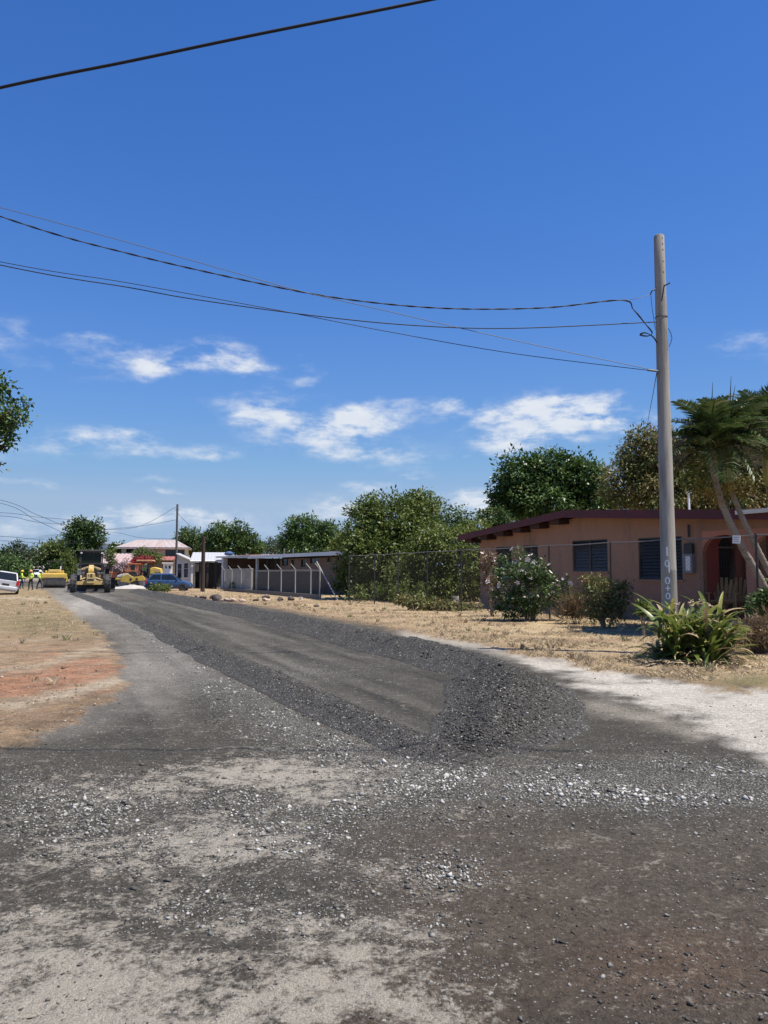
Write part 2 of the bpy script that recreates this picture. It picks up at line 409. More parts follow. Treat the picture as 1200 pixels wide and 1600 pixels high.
    for (cx, cy, rx, ry, s) in ((420, 1212, 180, 26, .75), (240, 1226, 160, 24, .5), (90, 1335, 220, 50, .48), (330, 1320, 170, 40, .5), (60, 1545, 360, 85, 1.0), (420, 1570, 270, 70, .82),
                                (560, 1490, 150, 55, .62), (650, 1585, 100, 40, .7), (450, 1450, 170, 45, .52), (30, 1455, 170, 40, .85), (620, 1380, 90, 36, .32), (180, 1420, 200, 40, .45), (60, 1620, 500, 120, 1.0), (500, 1240, 120, 22, .5)):
        dust = np.maximum(dust, s * blob(cx, cy, rx * 1.15, ry * 1.25))
    dust = np.clip(dust * (.62 + .75 * lo) + (lo - .52) * .35, 0, 1)
    stone = stone + .95 * np.exp(-(linedist(px, py, [(150, 934), (250, 1000), (330, 1060), (430, 1118), (560, 1172), (700, 1212), (840, 1222), (1000, 1215), (1200, 1235), (1500, 1260)]) / (78 * np.clip((py - 895) / 260, .25, 1.3))) ** 2)
    for (cx, cy, rx, ry, s) in ((250, 1290, 330, 70, .45), (480, 1320, 220, 60, .5), (700, 1365, 70, 26, .7), (620, 1450, 110, 50, .65), (740, 1540, 90, 40, .45), (520, 1250, 160, 36, .5), (1010, 1225, 230, 32, .35), (120, 1240, 200, 50, .4), (350, 1420, 200, 50, .4)):
        stone = stone + s * blob(cx, cy, rx, ry)
    # verges over the road
    G = np.empty_like(C); G[:] = (.55, .44, .29)
    gm = fbm(X * .55, Y * .55, 4, 51)[..., None]
    G = G * (.72 + .5 * gm)
    soil = sstep(.5, .7, fbm(X * .8 + 9, Y * .8, 4, 61))[..., None] * .85
    G = G * (1 - soil) + np.array((.36, .26, .175)) * soil
    edge = np.clip(np.exp(-np.abs(linedist(px, py, RIGHT_VERGE[:13])) / 26), 0, 1)[..., None] * .7
    G = G * (1 - edge) + np.array((.27, .185, .12)) * edge
    gg = (np.exp(-(((px - 1170) / 60) ** 2 + ((py - 1068) / 10) ** 2)) * .7)[..., None]
    G = G * (1 - gg) + np.array((.13, .15, .05)) * gg
    # white gravel heap area beyond the grader
    wg = (np.exp(-(((px - 200) / 42) ** 2 + ((py - 914) / 7) ** 2)) * 1.0)[..., None]
    G = G * (1 - wg) + np.array((.5, .48, .43)) * wg
    m = Rr[..., None]; C = C * (1 - m) + G * m
    Lc = np.empty_like(C); Lc[:] = (.36, .265, .175)
    Lc = Lc * (.7 + .55 * fbm(X * .8, Y * .8, 4, 71)[..., None])
    def lb(mk, c):
        nonlocal Lc
        mk = np.clip(mk, 0, 1)[..., None]; Lc = Lc * (1 - mk) + np.array(c) * mk
    lb(sstep(1010, 985, py + (hi - .5) * 20) * .75, (.33, .265, .15))
    lb(blob(60, 975, 60, 14) * .5 * (hi * 2), (.15, .15, .06))
    lb(sstep(-18, 22, polydist(px, py, [(-300, 1075), (30, 1045), (110, 1030), (186, 1040), (196, 1055), (140, 1075), (40, 1092), (-300, 1110)]) + (hi - .5) * 110 + (lo - .5) * 90) * .75, (.46, .235, .145))
    lb(np.exp(-(linedist(px, py, [(-200, 1075), (60, 1045), (120, 1025), (178, 1010)]) / 13) ** 2) * .85 * (.4 + hi), (.50, .43, .33))
    lb(np.exp(-(linedist(px, py, [(-200, 1130), (40, 1105), (120, 1085), (195, 1062)]) / 15) ** 2) * .95 * (.4 + hi), (.56, .50, .40))
    lb(np.exp(-(linedist(px, py, [(-100, 1020), (60, 1004), (110, 996)]) / 8) ** 2) * .5, (.45, .36, .27))
    lb(np.exp(-(linedist(px, py, [(-200, 935), (30, 935), (70, 938)]) / 5) ** 2) * .7, (.52, .46, .36))
    lb(blob(90, 1125, 110, 14) * .5, (.20, .14, .10))
    lr = fbm(X * 6.5, Y * 6.5, 4, 141); Lc = Lc * (.55 + .9 * lr[..., None]); lb(sstep(.56, .70, fbm(X * 2.3, Y * 2.3, 5, 151)) * .55, (.17, .125, .09)); lb(sstep(.60, .74, fbm(X * 3.3 + 4, Y * 3.3, 5, 161)) * .5, (.46, .40, .31))
    m = L[..., None]; C = C * (1 - m) + Lc * m
    dust = dust * (1 - np.maximum(L, Rr)); stone = np.clip(stone, 0, 1.2) * (1 - .9 * np.maximum(L, Rr)) + .28 * L * sstep(.4, .6, lo)
    C = C * (.86 + .28 * hi[..., None]) * np.array((1.07, 1.0, .88)) * .70
    return C, dust, stone, L, Rr, px, py

# ------------------------------------------------------------------ ground material
def ground_material():
    m, nt, b = new_mat('crushed_stone_and_soil'); L = nt.links.new; N = nt.nodes.new
    def mth(op, a, c=None, clamp=False):
        n = N('ShaderNodeMath'); n.operation = op; n.use_clamp = clamp
        for i, q in enumerate((a, c)):
            if q is None: continue
            if isinstance(q, (int, float)): n.inputs[i].default_value = q
            else: L(q, n.inputs[i])
        return n.outputs[0]
    def mr(v, a, c, lo=0., hi=1.):
        n = N('ShaderNodeMapRange'); n.interpolation_type = 'SMOOTHSTEP'; L(v, n.inputs[0]); n.inputs[1].default_value = a; n.inputs[2].default_value = c
        n.inputs[3].default_value = lo; n.inputs[4].default_value = hi; return n.outputs[0]
    def mixc(f, a, c):
        n = N('ShaderNodeMix'); n.data_type = 'RGBA'; L(f, n.inputs[0])
        for i, q in ((6, a), (7, c)):
            if isinstance(q, tuple): n.inputs[i].default_value = q + (1,)
            else: L(q, n.inputs[i])
        return n.outputs[2]
    g = N('ShaderNodeNewGeometry'); P = g.outputs['Position']
    def noise(s, d=6, r=.6, vec=None):
        n = N('ShaderNodeTexNoise'); n.inputs['Scale'].default_value = s; n.inputs['Detail'].default_value = d; n.inputs['Roughness'].default_value = r
        L(vec or P, n.inputs['Vector']); return n.outputs['Fac']
    base = N('ShaderNodeAttribute'); base.attribute_name = 'base'
    fld = N('ShaderNodeAttribute'); fld.attribute_name = 'fld'
    sp_ = N('ShaderNodeSeparateColor'); L(fld.outputs['Color'], sp_.inputs[0])
    dust, stone, verge = sp_.outputs[0], sp_.outputs[1], sp_.outputs[2]
    n_a = noise(7, 9, .68); n_b = noise(38, 6, .7); n_c = noise(2.2, 6, .6); n_d = noise(160, 3, .7)
    # fine grit
    col = mixc(mr(n_b, .3, .7), mixc(mr(n_d, .35, .65), base.outputs['Color'], base.outputs['Color']), base.outputs['Color'])
    hsv = N('ShaderNodeHueSaturation'); L(base.outputs['Color'], hsv.inputs['Color'])
    n_e = noise(15, 7, .72)
    val = mth('ADD', mth('MULTIPLY', mr(n_b, .30, .70), .60), mth('MULTIPLY', mr(n_d, .3, .7), .55))
    val = mth('ADD', val, mth('MULTIPLY', mr(n_e, .32, .68), .45))
    L(mth('ADD', mth('ADD', val, mth('MULTIPLY', n_c, .45)), .06), hsv.inputs['Value'])
    col = hsv.outputs['Color']
    # beige dust lying in the hollows
    thr = mth('ADD', mth('ADD', mth('MULTIPLY', mr(n_a, .3, .7), .85), mth('MULTIPLY', mr(n_b, .32, .68), .55)), mth('MULTIPLY', mr(n_c, .3, .7), .25))
    df = mr(mth('SUBTRACT', mth('ADD', mth('MULTIPLY', dust, .95), mth('MULTIPLY', thr, .80)), 1.04), -.22, .40)
    dcol = mixc(mr(n_d, .3, .7), (.31, .275, .22), (.60, .54, .44))
    col = mixc(mth('MULTIPLY', df, .9), col, dcol)
    # pale chips of aggregate, two sizes
    hgt = None
    for sc, w in ((46, .9), (95, .85)):
        v = N('ShaderNodeTexVoronoi'); v.inputs['Scale'].default_value = sc; v.inputs['Randomness'].default_value = 1; L(P, v.inputs['Vector'])
        sc_ = N('ShaderNodeSeparateColor'); L(v.outputs['Color'], sc_.inputs[0])
        pick = mth('GREATER_THAN', mth('MULTIPLY', mth('POWER', stone, 1.3), .55), mth('ADD', sc_.outputs[0], mth('MULTIPLY', mth('SUBTRACT', n_a, .5), .5)))
        shape = mr(v.outputs['Distance'], .42, .30)
        chip = mth('MULTIPLY', mth('MULTIPLY', pick, shape), w)
        ccol = mixc(sc_.outputs[1], (.20, .195, .18), (.54, .52, .47))
        col = mixc(chip, col, ccol)
        hgt = chip if hgt is None else mth('ADD', hgt, mth('MULTIPLY', chip, .5))
    L(col, b.inputs['Base Color'])
    b.inputs['Roughness'].default_value = .92; b.inputs['Specular IOR Level'].default_value = .25
    h = mth('ADD', mth('ADD', mth('MULTIPLY', n_b, 2.4), mth('MULTIPLY', n_d, .7)), mth('ADD', mth('MULTIPLY', hgt, .5), mth('MULTIPLY', n_a, 1.2)))
    bp = N('ShaderNodeBump'); bp.inputs['Strength'].default_value = .8; bp.inputs['Distance'].default_value = .03
    L(h, bp.inputs['Height']); L(bp.outputs[0], b.inputs['Normal'])
    return m
M_GROUND = ground_material()
M_FARGROUND = mat('dry_earth', (.33, .25, .15), .95, .35, .25, bump=.3, bscale=8, dirt=(.14, .13, .06), dscale=.08)

def ground_height(X, Y):
    return (fbm(X * .5, Y * .5, 3, 5) - .5) * .05 + (fbm(X * 4, Y * 4, 3, 15) - .5) * .026 + (fbm(X * 13, Y * 13, 2, 18) - .5) * .014

# ------------------------------------------------------------------ terrain sheets
ys = [-7.0]
while ys[-1] < 175:
    y = ys[-1]; ys.append(y + (.30 if y < 1.5 else max(.022, .0085 * y)))
ys = np.array(ys)
tt = np.linspace(-1, 1, 421); tt = tt * (.30 + .70 * tt * tt)
hw = np.maximum(9.0, .85 * ys + 6)
GX = tt[None, :] * hw[:, None] - np.clip(ys, 0, 60)[:, None] * .05
GY = np.repeat(ys[:, None], len(tt), 1)
GC, GD, GS, GL, GR, GPX, GPY = ground_fields(GX, GY)
GZ = ground_height(GX, GY)
# slight crown of the verge, and the ends sink below the far ground
GZ = GZ + .03 * np.maximum(GL, GR) - .5 * sstep(150, 175, GY) - .5 * sstep(.93, 1.0, np.abs(tt))[None, :] * np.ones_like(GY)
nr, nc = GX.shape
idx = np.arange(nr * nc).reshape(nr, nc)
quads = np.stack([idx[:-1, :-1], idx[:-1, 1:], idx[1:, 1:], idx[1:, :-1]], -1).reshape(-1, 4)
VV = np.stack([GX, GY, GZ], -1).reshape(-1, 3)
cls = np.where(GL > .5, 1, np.where(GR > .5, 2, 0)).reshape(-1)
qc = cls[quads[:, 0]]
def terrain(name, code):
    q = quads[qc == code]; used = np.unique(q); remap = np.full(nr * nc, -1); remap[used] = np.arange(len(used))
    me = quick_mesh(name, VV[used], remap[q], 4)
    a = me.attributes.new('base', 'FLOAT_COLOR', 'POINT'); a.data.foreach_set('color', np.concatenate([GC.reshape(-1, 3)[used], np.ones((len(used), 1))], 1).astype(np.float32).ravel())
    a = me.attributes.new('fld', 'FLOAT_COLOR', 'POINT')
    a.data.foreach_set('color', np.stack([GD.ravel()[used], GS.ravel()[used], np.maximum(GL, GR).ravel()[used], np.ones(len(used))], 1).astype(np.float32).ravel())
    me.shade_smooth()
    return tag(link(name, me, M_GROUND), kind='structure')
terrain('road', 0); terrain('verge_left', 1); terrain('verge_right', 2)
far = MB(); S = 3000
far.add([(-S, -S, -.32), (S, -S, -.32), (S, S, -.32), (-S, S, -.32)], [(0, 1, 2, 3)])
tag(far.build('ground', M_FARGROUND), kind='structure')

# ------------------------------------------------------------------ loose gravel ridges left by the grader
def gravel_material(name, dark=(.045, .044, .042), pale=(.13, .125, .12), chips=.04):
    m, nt, b = new_mat(name); L = nt.links.new; N = nt.nodes.new
    g = N('ShaderNodeNewGeometry')
    v = N('ShaderNodeTexVoronoi'); v.inputs['Scale'].default_value = 62; L(g.outputs['Position'], v.inputs['Vector'])
    s = N('ShaderNodeSeparateColor'); L(v.outputs['Color'], s.inputs[0])
    mx = N('ShaderNodeMix'); mx.data_type = 'RGBA'; L(s.outputs[0], mx.inputs[0]); mx.inputs[6].default_value = dark + (1,); mx.inputs[7].default_value = pale + (1,)
    gt = N('ShaderNodeMath'); gt.operation = 'LESS_THAN'; L(s.outputs[1], gt.inputs[0]); gt.inputs[1].default_value = chips
    m2 = N('ShaderNodeMix'); m2.data_type = 'RGBA'; L(gt.outputs[0], m2.inputs[0]); L(mx.outputs[2], m2.inputs[6]); m2.inputs[7].default_value = (.34, .325, .29, 1)
    L(m2.outputs[2], b.inputs['Base Color']); b.inputs['Roughness'].default_value = .9; b.inputs['Specular IOR Level'].default_value = .25
    n = N('ShaderNodeTexNoise'); n.inputs['Scale'].default_value = 60; n.inputs['Detail'].default_value = 4; L(g.outputs['Position'], n.inputs['Vector'])
    ad = N('ShaderNodeMath'); ad.operation = 'ADD'; L(v.outputs['Distance'], ad.inputs[0]); L(n.outputs['Fac'], ad.inputs[1])
    bp = N('ShaderNodeBump'); bp.inputs['Strength'].default_value = .9; bp.inputs['Distance'].default_value = .03; bp.invert = True
    L(ad.outputs[0], bp.inputs['Height']); L(bp.outputs[0], b.inputs['Normal'])
    return m
M_WINDROW = gravel_material('loose_dark_gravel', dark=(.046, .044, .039), pale=(.118, .112, .100))
def chips_mesh(P, S_, tint):
    """angular stone chips: jittered octahedra at points P with sizes S_"""
    n = len(P)
    T = np.array([(1, 0, 0), (-1, 0, 0), (0, 1, 0), (0, -1, 0), (0, 0, 1), (0, 0, -1)], float)
    FT = np.array([(0, 2, 4), (2, 1, 4), (1, 3, 4), (3, 0, 4), (2, 0, 5), (1, 2, 5), (3, 1, 5), (0, 3, 5)])
    V = T[None] * rng.uniform(.6, 1.25, (n, 6, 1)) + rng.normal(0, .22, (n, 6, 3))
    V = V * rng.uniform(.6, 1.3, (n, 1, 3)) * np.array((1, 1, .62))
    a = rng.uniform(0, 2 * np.pi, n); c, s = np.cos(a)[:, None], np.sin(a)[:, None]
    V = np.stack([V[..., 0] * c - V[..., 1] * s, V[..., 0] * s + V[..., 1] * c, V[..., 2]], -1)
    V = V * S_[:, None, None] + P[:, None, :]
    Fc = FT[None] + (np.arange(n) * 6)[:, None, None]
    me = quick_mesh('chips', V.reshape(-1, 3), Fc.reshape(-1, 3), 3)
    set_tint(me, np.repeat(tint, 6)); return me
def chipmat(name, stops, rough=.9):
    m, nt, b = new_mat(name); L = nt.links.new
    a = nt.nodes.new('ShaderNodeAttribute'); a.attribute_name = 'tint'
    cr = nt.nodes.new('ShaderNodeValToRGB'); e = cr.color_ramp.elements
    while len(e) < len(stops): e.new(.5)
    for i, (p, c) in enumerate(stops): e[i].position = p; e[i].color = tuple(c) + (1,)
    L(a.outputs['Fac'], cr.inputs[0]); L(cr.outputs[0], b.inputs['Base Color']); b.inputs['Roughness'].default_value = rough; b.inputs['Specular IOR Level'].default_value = .25
    return m
M_CHIPS = chipmat('stone_chips', [(0, (.04, .038, .034)), (.5, (.115, .11, .098)), (.75, (.30, .29, .26)), (1, (.54, .52, .47))])

def resample(pts, step):
    out = []; 
    for a, b in zip(pts[:-1], pts[1:]):
        n = max(1, int((b[0] - a[0]).length / step))
        for i in range(n):
            t = i / n; out.append((a[0].lerp(b[0], t), a[1] + (b[1] - a[1]) * t, a[2] + (b[2] - a[2]) * t))
    out.append(pts[-1]); return out
def windrow(name, label, spec, step, nseg=26, chips_n=2500, seed=1, csize=.02, skew=0.0):
    """spec: (photo x, photo y, half width m, height m) along the foot of the crest line"""
    pts = [(gnd(x, y), w, h) for (x, y, w, h) in spec]
    pts = resample(pts, step)
    # smooth the path
    ps = np.array([tuple(p[0]) for p in pts]); ws = np.array([p[1] for p in pts]); hs_ = np.array([p[2] for p in pts])
    for _ in range(int(1.2 / step)):
        ps[1:-1] = (ps[:-2] + ps[2:] + 2 * ps[1:-1]) / 4; ws[1:-1] = (ws[:-2] + ws[2:] + 2 * ws[1:-1]) / 4; hs_[1:-1] = (hs_[:-2] + hs_[2:] + 2 * hs_[1:-1]) / 4
    n = len(ps)
    tg = np.gradient(ps, axis=0); tg /= np.linalg.norm(tg, axis=1)[:, None] + 1e-9
    nm = np.stack([tg[:, 1], -tg[:, 0], np.zeros(n)], 1)
    t = np.linspace(-1, 1, nseg)
    arc = np.cumsum(np.r_[0, np.linalg.norm(np.diff(ps, axis=0), axis=1)])
    wv = ws * (.85 + .35 * fbm(arc * .8, arc * 0 + seed, 3, seed)); hv = hs_ * (.8 + .42 * fbm(arc * .9, arc * 0 + 5 + seed, 3, seed + 2))
    ends = np.minimum(np.minimum(arc / (ws[0] * 1.0), (arc[-1] - arc) / (ws[-1] * 1.0)), 1); ends = np.sqrt(np.clip(1 - (1 - np.clip(ends, 0, 1)) ** 2, 0, 1))
    wv = wv * (.25 + .75 * ends); hv = hv * ends
    V = ps[:, None, :] + nm[:, None, :] * (t[None, :, None] * wv[:, None, None])
    prof = .6 * np.clip(1 - np.abs(t) ** 1.1, 0, 1) + .4 * np.cos(t * np.pi / 2) ** 2
    X, Y = V[..., 0], V[..., 1]
    z = hv[:, None] * prof[None]
    rough = (fbm(X * 5, Y * 5, 4, seed + 9) - .5) * .09 * np.minimum(1, z / .14) + (fbm(X * 16, Y * 16, 3, seed + 19) - .5) * .034 * np.minimum(1, z / .06)
    z = z + rough
    z[:, 0] = z[:, -1] = -.05; z[:, 1] = np.minimum(z[:, 1], .012); z[:, -2] = np.minimum(z[:, -2], .012)
    V[..., 2] = z + ground_height(X, Y)
    idx = np.arange(n * nseg).reshape(n, nseg)
    q = np.stack([idx[:-1, :-1], idx[1:, :-1], idx[1:, 1:], idx[:-1, 1:]], -1).reshape(-1, 4)
    me = quick_mesh(name, V.reshape(-1, 3), q, 4)
    root = thing(name, label, 'gravel ridge', tuple(ps[n // 2]))
    o = link('heap', me, M_WINDROW); o.parent = root; o.matrix_parent_inverse = root.matrix_world.inverted() if False else Matrix.Translation(-Vector(tuple(ps[n // 2])))
    # stones lying on it, denser near the camera
    pr = 1 / np.maximum(ps[:, 1], 3) ** 1.3; pr /= pr.sum()
    i = rng.choice(n, chips_n, p=pr); j = np.clip((rng.normal(0, .42, chips_n) * .5 + .5) * (nseg - 1), 0, nseg - 1.01); j0 = j.astype(int); fr_ = (j - j0)[:, None]
    P = V[i, j0] * (1 - fr_) + V[i, j0 + 1] * fr_ + rng.normal(0, .01, (chips_n, 3)) * np.array((1, 1, .2))
    P = P[P[:, 2] > .0]
    sz = np.clip(rng.lognormal(math.log(csize), .45, len(P)), .006, .045)
    tn = np.clip(rng.beta(1.2, 5.5, len(P)) + (rng.random(len(P)) < .035) * .6, 0, 1)
    c = link('stone', chips_mesh(P, sz, tn), M_CHIPS); c['kind'] = 'stuff'; c.parent = root; c.matrix_parent_inverse = Matrix.Translation(-Vector(tuple(ps[n // 2])))
    return root
windrow('gravel_windrow', 'low dark gravel ridge running down the left side of the graded road', [(118, 928, .5, .12), (165, 943, .52, .14), (218, 966, .50, .14), (290, 1003, .47, .135), (358, 1036, .44, .13), (425, 1066, .44, .14), (495, 1099, .42, .13), (565, 1131, .38, .12), (640, 1161, .34, .10), (700, 1181, .32, .065), (745, 1193, .25, .04)], .06, 26, 16000, 11, .0075)
windrow('gravel_windrow', 'tall dark gravel ridge along the right edge of the road beside the dry grass', [(214, 925, .8, .26), (280, 938, .8, .28), (400, 963, .8, .30), (500, 987, .78, .30), (600, 1013, .74, .30), (700, 1037, .68, .29), (765, 1055, .6, .26), (795, 1066, .55, .22)], .08, 30, 20000, 23, .009)
windrow('gravel_pile', 'curved heap of dark loose gravel where the graded strip ends, nearest the camera', [(750, 1060, .65, .22), (792, 1078, .80, .32), (806, 1102, .86, .34), (795, 1130, .78, .26), (762, 1157, .6, .14), (716, 1179, .42, .06)], .03, 46, 22000, 41, .0078)

# loose chips scattered over the road
def scatter_chips():
    n = 420000
    Y = np.exp(rng.uniform(math.log(1.6), math.log(32), n)); X = rng.uniform(-.62, .62, n) * Y + rng.normal(0, .3, n)
    C, D, St, L_, R_, px, py = ground_fields(X, Y)
    cl_ = fbm(X * 2.2, Y * 2.2, 4, 81)
    dens = np.clip(St, .05, 1.3) * sstep(.32, .66, cl_) * np.minimum(1, 5.5 / Y)
    keep = rng.random(n) < dens * .62
    X, Y, St = X[keep], Y[keep], St[keep]
    sz = np.clip(rng.lognormal(math.log(.0046), .52, len(X)), .0022, .018) * (1 + .045 * Y) * (.8 + .5 * np.clip(St, 0, 1))
    Z = ground_height(X, Y) + sz * .2
    tn = np.clip(rng.beta(2.6, 1.3, len(X)) * (.72 + .35 * St), 0, 1)
    me = chips_mesh(np.stack([X, Y, Z], 1), sz, tn)
    tag(link('loose_gravel', me, M_CHIPS), 'pale and dark stone chips strewn over the road surface', 'gravel', kind='stuff')
    # fewer, larger dark crumbs
    n = 26000
    Y = np.exp(rng.uniform(math.log(1.6), math.log(25), n)); X = rng.uniform(-.62, .62, n) * Y
    C, D, St, L_, R_, px, py = ground_fields(X, Y)
    cl_ = fbm(X * 1.7, Y * 1.7, 4, 91)
    keep = (rng.random(n) < sstep(.45, .7, cl_) * np.minimum(1, 5 / Y)) & (L_ < .5) & (R_ < .5) & (rng.random(n) > D)
    X, Y = X[keep], Y[keep]; sz = np.clip(rng.lognormal(math.log(.0042), .5, len(X)), .002, .014)
    me = chips_mesh(np.stack([X, Y, ground_height(X, Y) + sz * .25], 1), sz, np.clip(rng.beta(1.2, 5, len(X)), 0, 1))
    tag(link('gravel_crumbs', me, M_CHIPS), 'dark gravel crumbs scattered over the brown part of the road', 'gravel', kind='stuff')
scatter_chips()

# ------------------------------------------------------------------ dry grass on the verges
M_STRAW = leafmat('dry_grass', [(0, (.24, .17, .10)), (.4, (.43, .34, .21)), (.85, (.60, .51, .35)), (1, (.20, .22, .08))], .8, .25)
def grass(name, label, n, ymin, ymax, side, hmin, hmax, keep_fn=None):
    Y = np.exp(rng.uniform(math.log(ymin), math.log(ymax), n)); X = rng.uniform(-.62, .68, n) * Y
    C, D, St, L_, R_, px, py = ground_fields(X, Y)
    mk = (L_ if side == 'L' else R_) > .75
    cl_ = fbm(X * 1.1, Y * 1.1, 4, 17)
    mk &= rng.random(n) < .08 + 1.0 * sstep(.40, .6, cl_)
    if keep_fn is not None: mk &= keep_fn(X, Y, px, py)
    X, Y, cl_ = X[mk], Y[mk], cl_[mk]; n = len(X)
    h = rng.uniform(hmin, hmax, n) * (.6 + .7 * cl_); w = .0022 + .00042 * Y
    a = rng.uniform(0, 2 * np.pi, n); lean = rng.uniform(.5, 2.2, n) * h; la = rng.uniform(0, 2 * np.pi, n)
    Z = ground_height(X, Y) + .025
    b = np.stack([X, Y, Z], 1); dx = np.stack([np.cos(a) * w, np.sin(a) * w, 0 * w], 1)
    mid = b + np.stack([np.cos(la) * lean * .35, np.sin(la) * lean * .35, h * .65], 1); tip = b + np.stack([np.cos(la) * lean, np.sin(la) * lean, h], 1)
    V = np.stack([b - dx, b + dx, mid + dx * .6, tip], 1).reshape(-1, 3)
    Fc = np.arange(n * 4).reshape(n, 4)
    me = quick_mesh(name, V, Fc, 4); set_tint(me, np.repeat(np.clip(rng.beta(3, 2.4, n) * .85 + (rng.random(n) < .012) * .5, 0, 1), 4))
    return tag(link(name, me, M_STRAW), label, 'grass', kind='stuff')
grass('dry_grass', 'short straw-coloured grass on the verge before the chain-link fence', 300000, 11, 66, 'R', .02, .055, lambda X, Y, px, py: (X < 5.46 - .474 * (Y - 25.5) + 3.0) & (Y < 70))
def tufts(name, label, n, ymin, ymax, side, keep_fn):
    Y = np.exp(rng.uniform(math.log(ymin), math.log(ymax), n)); X = rng.uniform(-.62, .68, n) * Y
    C, D, St, L_, R_, px, py = ground_fields(X, Y)
    mk = ((L_ if side == 'L' else R_) > .8) & keep_fn(X, Y, px, py) & (rng.random(n) < .12 + sstep(.5, .66, fbm(X * .7, Y * .7, 4, 191)))
    X, Y = X[mk], Y[mk]; bl = 16; n = len(X) * bl
    cx = np.repeat(X, bl) + rng.normal(0, .035, n); cy = np.repeat(Y, bl) + rng.normal(0, .035, n); hs2 = np.repeat(rng.uniform(.05, .15, len(X)), bl) * rng.uniform(.5, 1.1, n)
    a = rng.uniform(0, 6.283, n); la = rng.uniform(0, 6.283, n); w = .002 + .0003 * cy; ln = hs2 * rng.uniform(.2, .9, n); b = np.stack([cx, cy, ground_height(cx, cy) + .02], 1); dx = np.stack([np.cos(a) * w, np.sin(a) * w, 0 * w], 1)
    V = np.stack([b - dx, b + dx, b + np.stack([np.cos(la) * ln * .4, np.sin(la) * ln * .4, hs2 * .7], 1) + dx * .6, b + np.stack([np.cos(la) * ln, np.sin(la) * ln, hs2], 1)], 1).reshape(-1, 3)
    me = quick_mesh(name, V, np.arange(n * 4).reshape(n, 4), 4); tt_ = np.repeat(np.where(rng.random(len(X)) < .18, 1.0, rng.uniform(.1, .8, len(X))), bl); set_tint(me, np.repeat(np.clip(tt_ + rng.normal(0, .06, n), 0, 1), 4))
    return tag(link(name, me, M_STRAW), label, 'grass', kind='stuff')
tufts('grass_tufts', 'scattered taller tufts of dry grass on the right verge', 3200, 11.5, 60, 'R', lambda X, Y, px, py: (X < 5.46 - .474 * (Y - 25.5) + 2.5))
tufts('grass_tufts', 'scattered taller tufts of dry grass on the left verge', 2600, 7, 55, 'L', lambda X, Y, px, py: rng.random(len(X)) < .08 + .9 * sstep(1030, 950, py))
grass('dry_grass', 'sparse yellowed grass on the left verge beside the white car', 70000, 7, 60, 'L', .02, .06, lambda X, Y, px, py: rng.random(len(X)) < .6 * sstep(1010, 955, py + (fbm(X * .9, Y * .9, 4, 19) - .5) * 90))

# ------------------------------------------------------------------ peach house on the right
class Wall:
    """a vertical wall line; converts photo pixels to (local x, z) on the plane offset yoff behind it"""
    def __init__(s, px, d, tan):
        s.P0 = Vector(((px - 600) / F * d, d, 0)); n = math.hypot(1, tan)
        s.ax = Vector((tan / n, -1 / n, 0)); s.ay = Vector((1 / n, tan / n, 0)); s.rz = math.atan2(s.ax.y, s.ax.x)
    def loc(s, px, py, yoff=0.0):
        r = ray(px, py); O = Vector((0, 0, CAM_H)); B = s.P0 + s.ay * yoff
        k = (B - O).dot(s.ay) / r.dot(s.ay); p = O + r * k
        return (p - s.P0).dot(s.ax), p.z
    def w(s, x, y, z=0): return s.P0 + s.ax * x + s.ay * y + Vector((0, 0, z))

def wall_cells(mb, x0, x1, z0, z1, y0, y1, holes, mi=0):
    xs = sorted({x0, x1, *[h[0] for h in holes], *[h[1] for h in holes]}); zs = sorted({z0, z1, *[h[2] for h in holes], *[h[3] for h in holes]})
    xs = [x for x in xs if x0 <= x <= x1]; zs = [z for z in zs if z0 <= z <= z1]
    for a, b in zip(xs[:-1], xs[1:]):
        run = None
        for c, d in zip(zs[:-1], zs[1:]):
            hole = any(h[0] <= (a + b) / 2 <= h[1] and h[2] <= (c + d) / 2 <= h[3] for h in holes)
            if hole:
                if run is not None: mb.box(a, b, y0, y1, run, c, mi)
                run = None
            elif run is None: run = c
        if run is not None: mb.box(a, b, y0, y1, run, z1, mi)
    return mb
def slat_window(parent, x0, x1, z0, z1, y, nsl, frame_m, slat_m, mull=True, tilt=.5, depth=.10):
    w = MB(); t = .045
    w.box(x0, x1, y - .01, y + depth, z0, z0 + t); w.box(x0, x1, y - .01, y + depth, z1 - t, z1)
    w.box(x0, x0 + t, y - .008, y + depth, z0 + t, z1 - t); w.box(x1 - t, x1, y - .008, y + depth, z0 + t, z1 - t)
    xm = (x0 + x1) / 2
    if mull: w.box(xm - t / 2, xm + t / 2, y - .008, y + depth, z0 + t, z1 - t)
    o = w.build('window', frame_m, parent)
    q = MB(); q.box(x0 - .06, x1 + .06, y - .09, y - .012, z0 - .07, z0 - .002); q.build('sill', M_PEACH, o)
    p = MB(); p.box(x0 + t, x1 - t, y + depth + .01, y + depth + .02, z0 + t, z1 - t); p.build('backing', mat('dark_interior', (.012, .012, .013), .9), o)
    cols = [(x0 + t, xm - t / 2), (xm + t / 2, x1 - t)] if mull else [(x0 + t, x1 - t)]
    me = {}
    for (a, b) in cols:
        for i in range(nsl):
            z = z0 + t + (z1 - z0 - 2 * t) * (i + .5) / nsl; key = round(b - a, 3)
            if key not in me:
                s = MB(); hgt = (z1 - z0 - 2 * t) / nsl * 1.02; s.cbox((0, 0, 0), (b - a, .006, hgt), rx=-tilt); me[key] = s.mesh('slat', slat_m)
            so = link('slat', me[key], None, o); so.location = ((a + b) / 2, y + depth * .5, z)
    return o
M_PEACH = mat('peach_plaster', (.345, .195, .128), .9, .14, 2.0, bump=.15, bscale=40, dirt=(.21, .135, .10), dscale=1.6, stretch=(1, 1, .35))
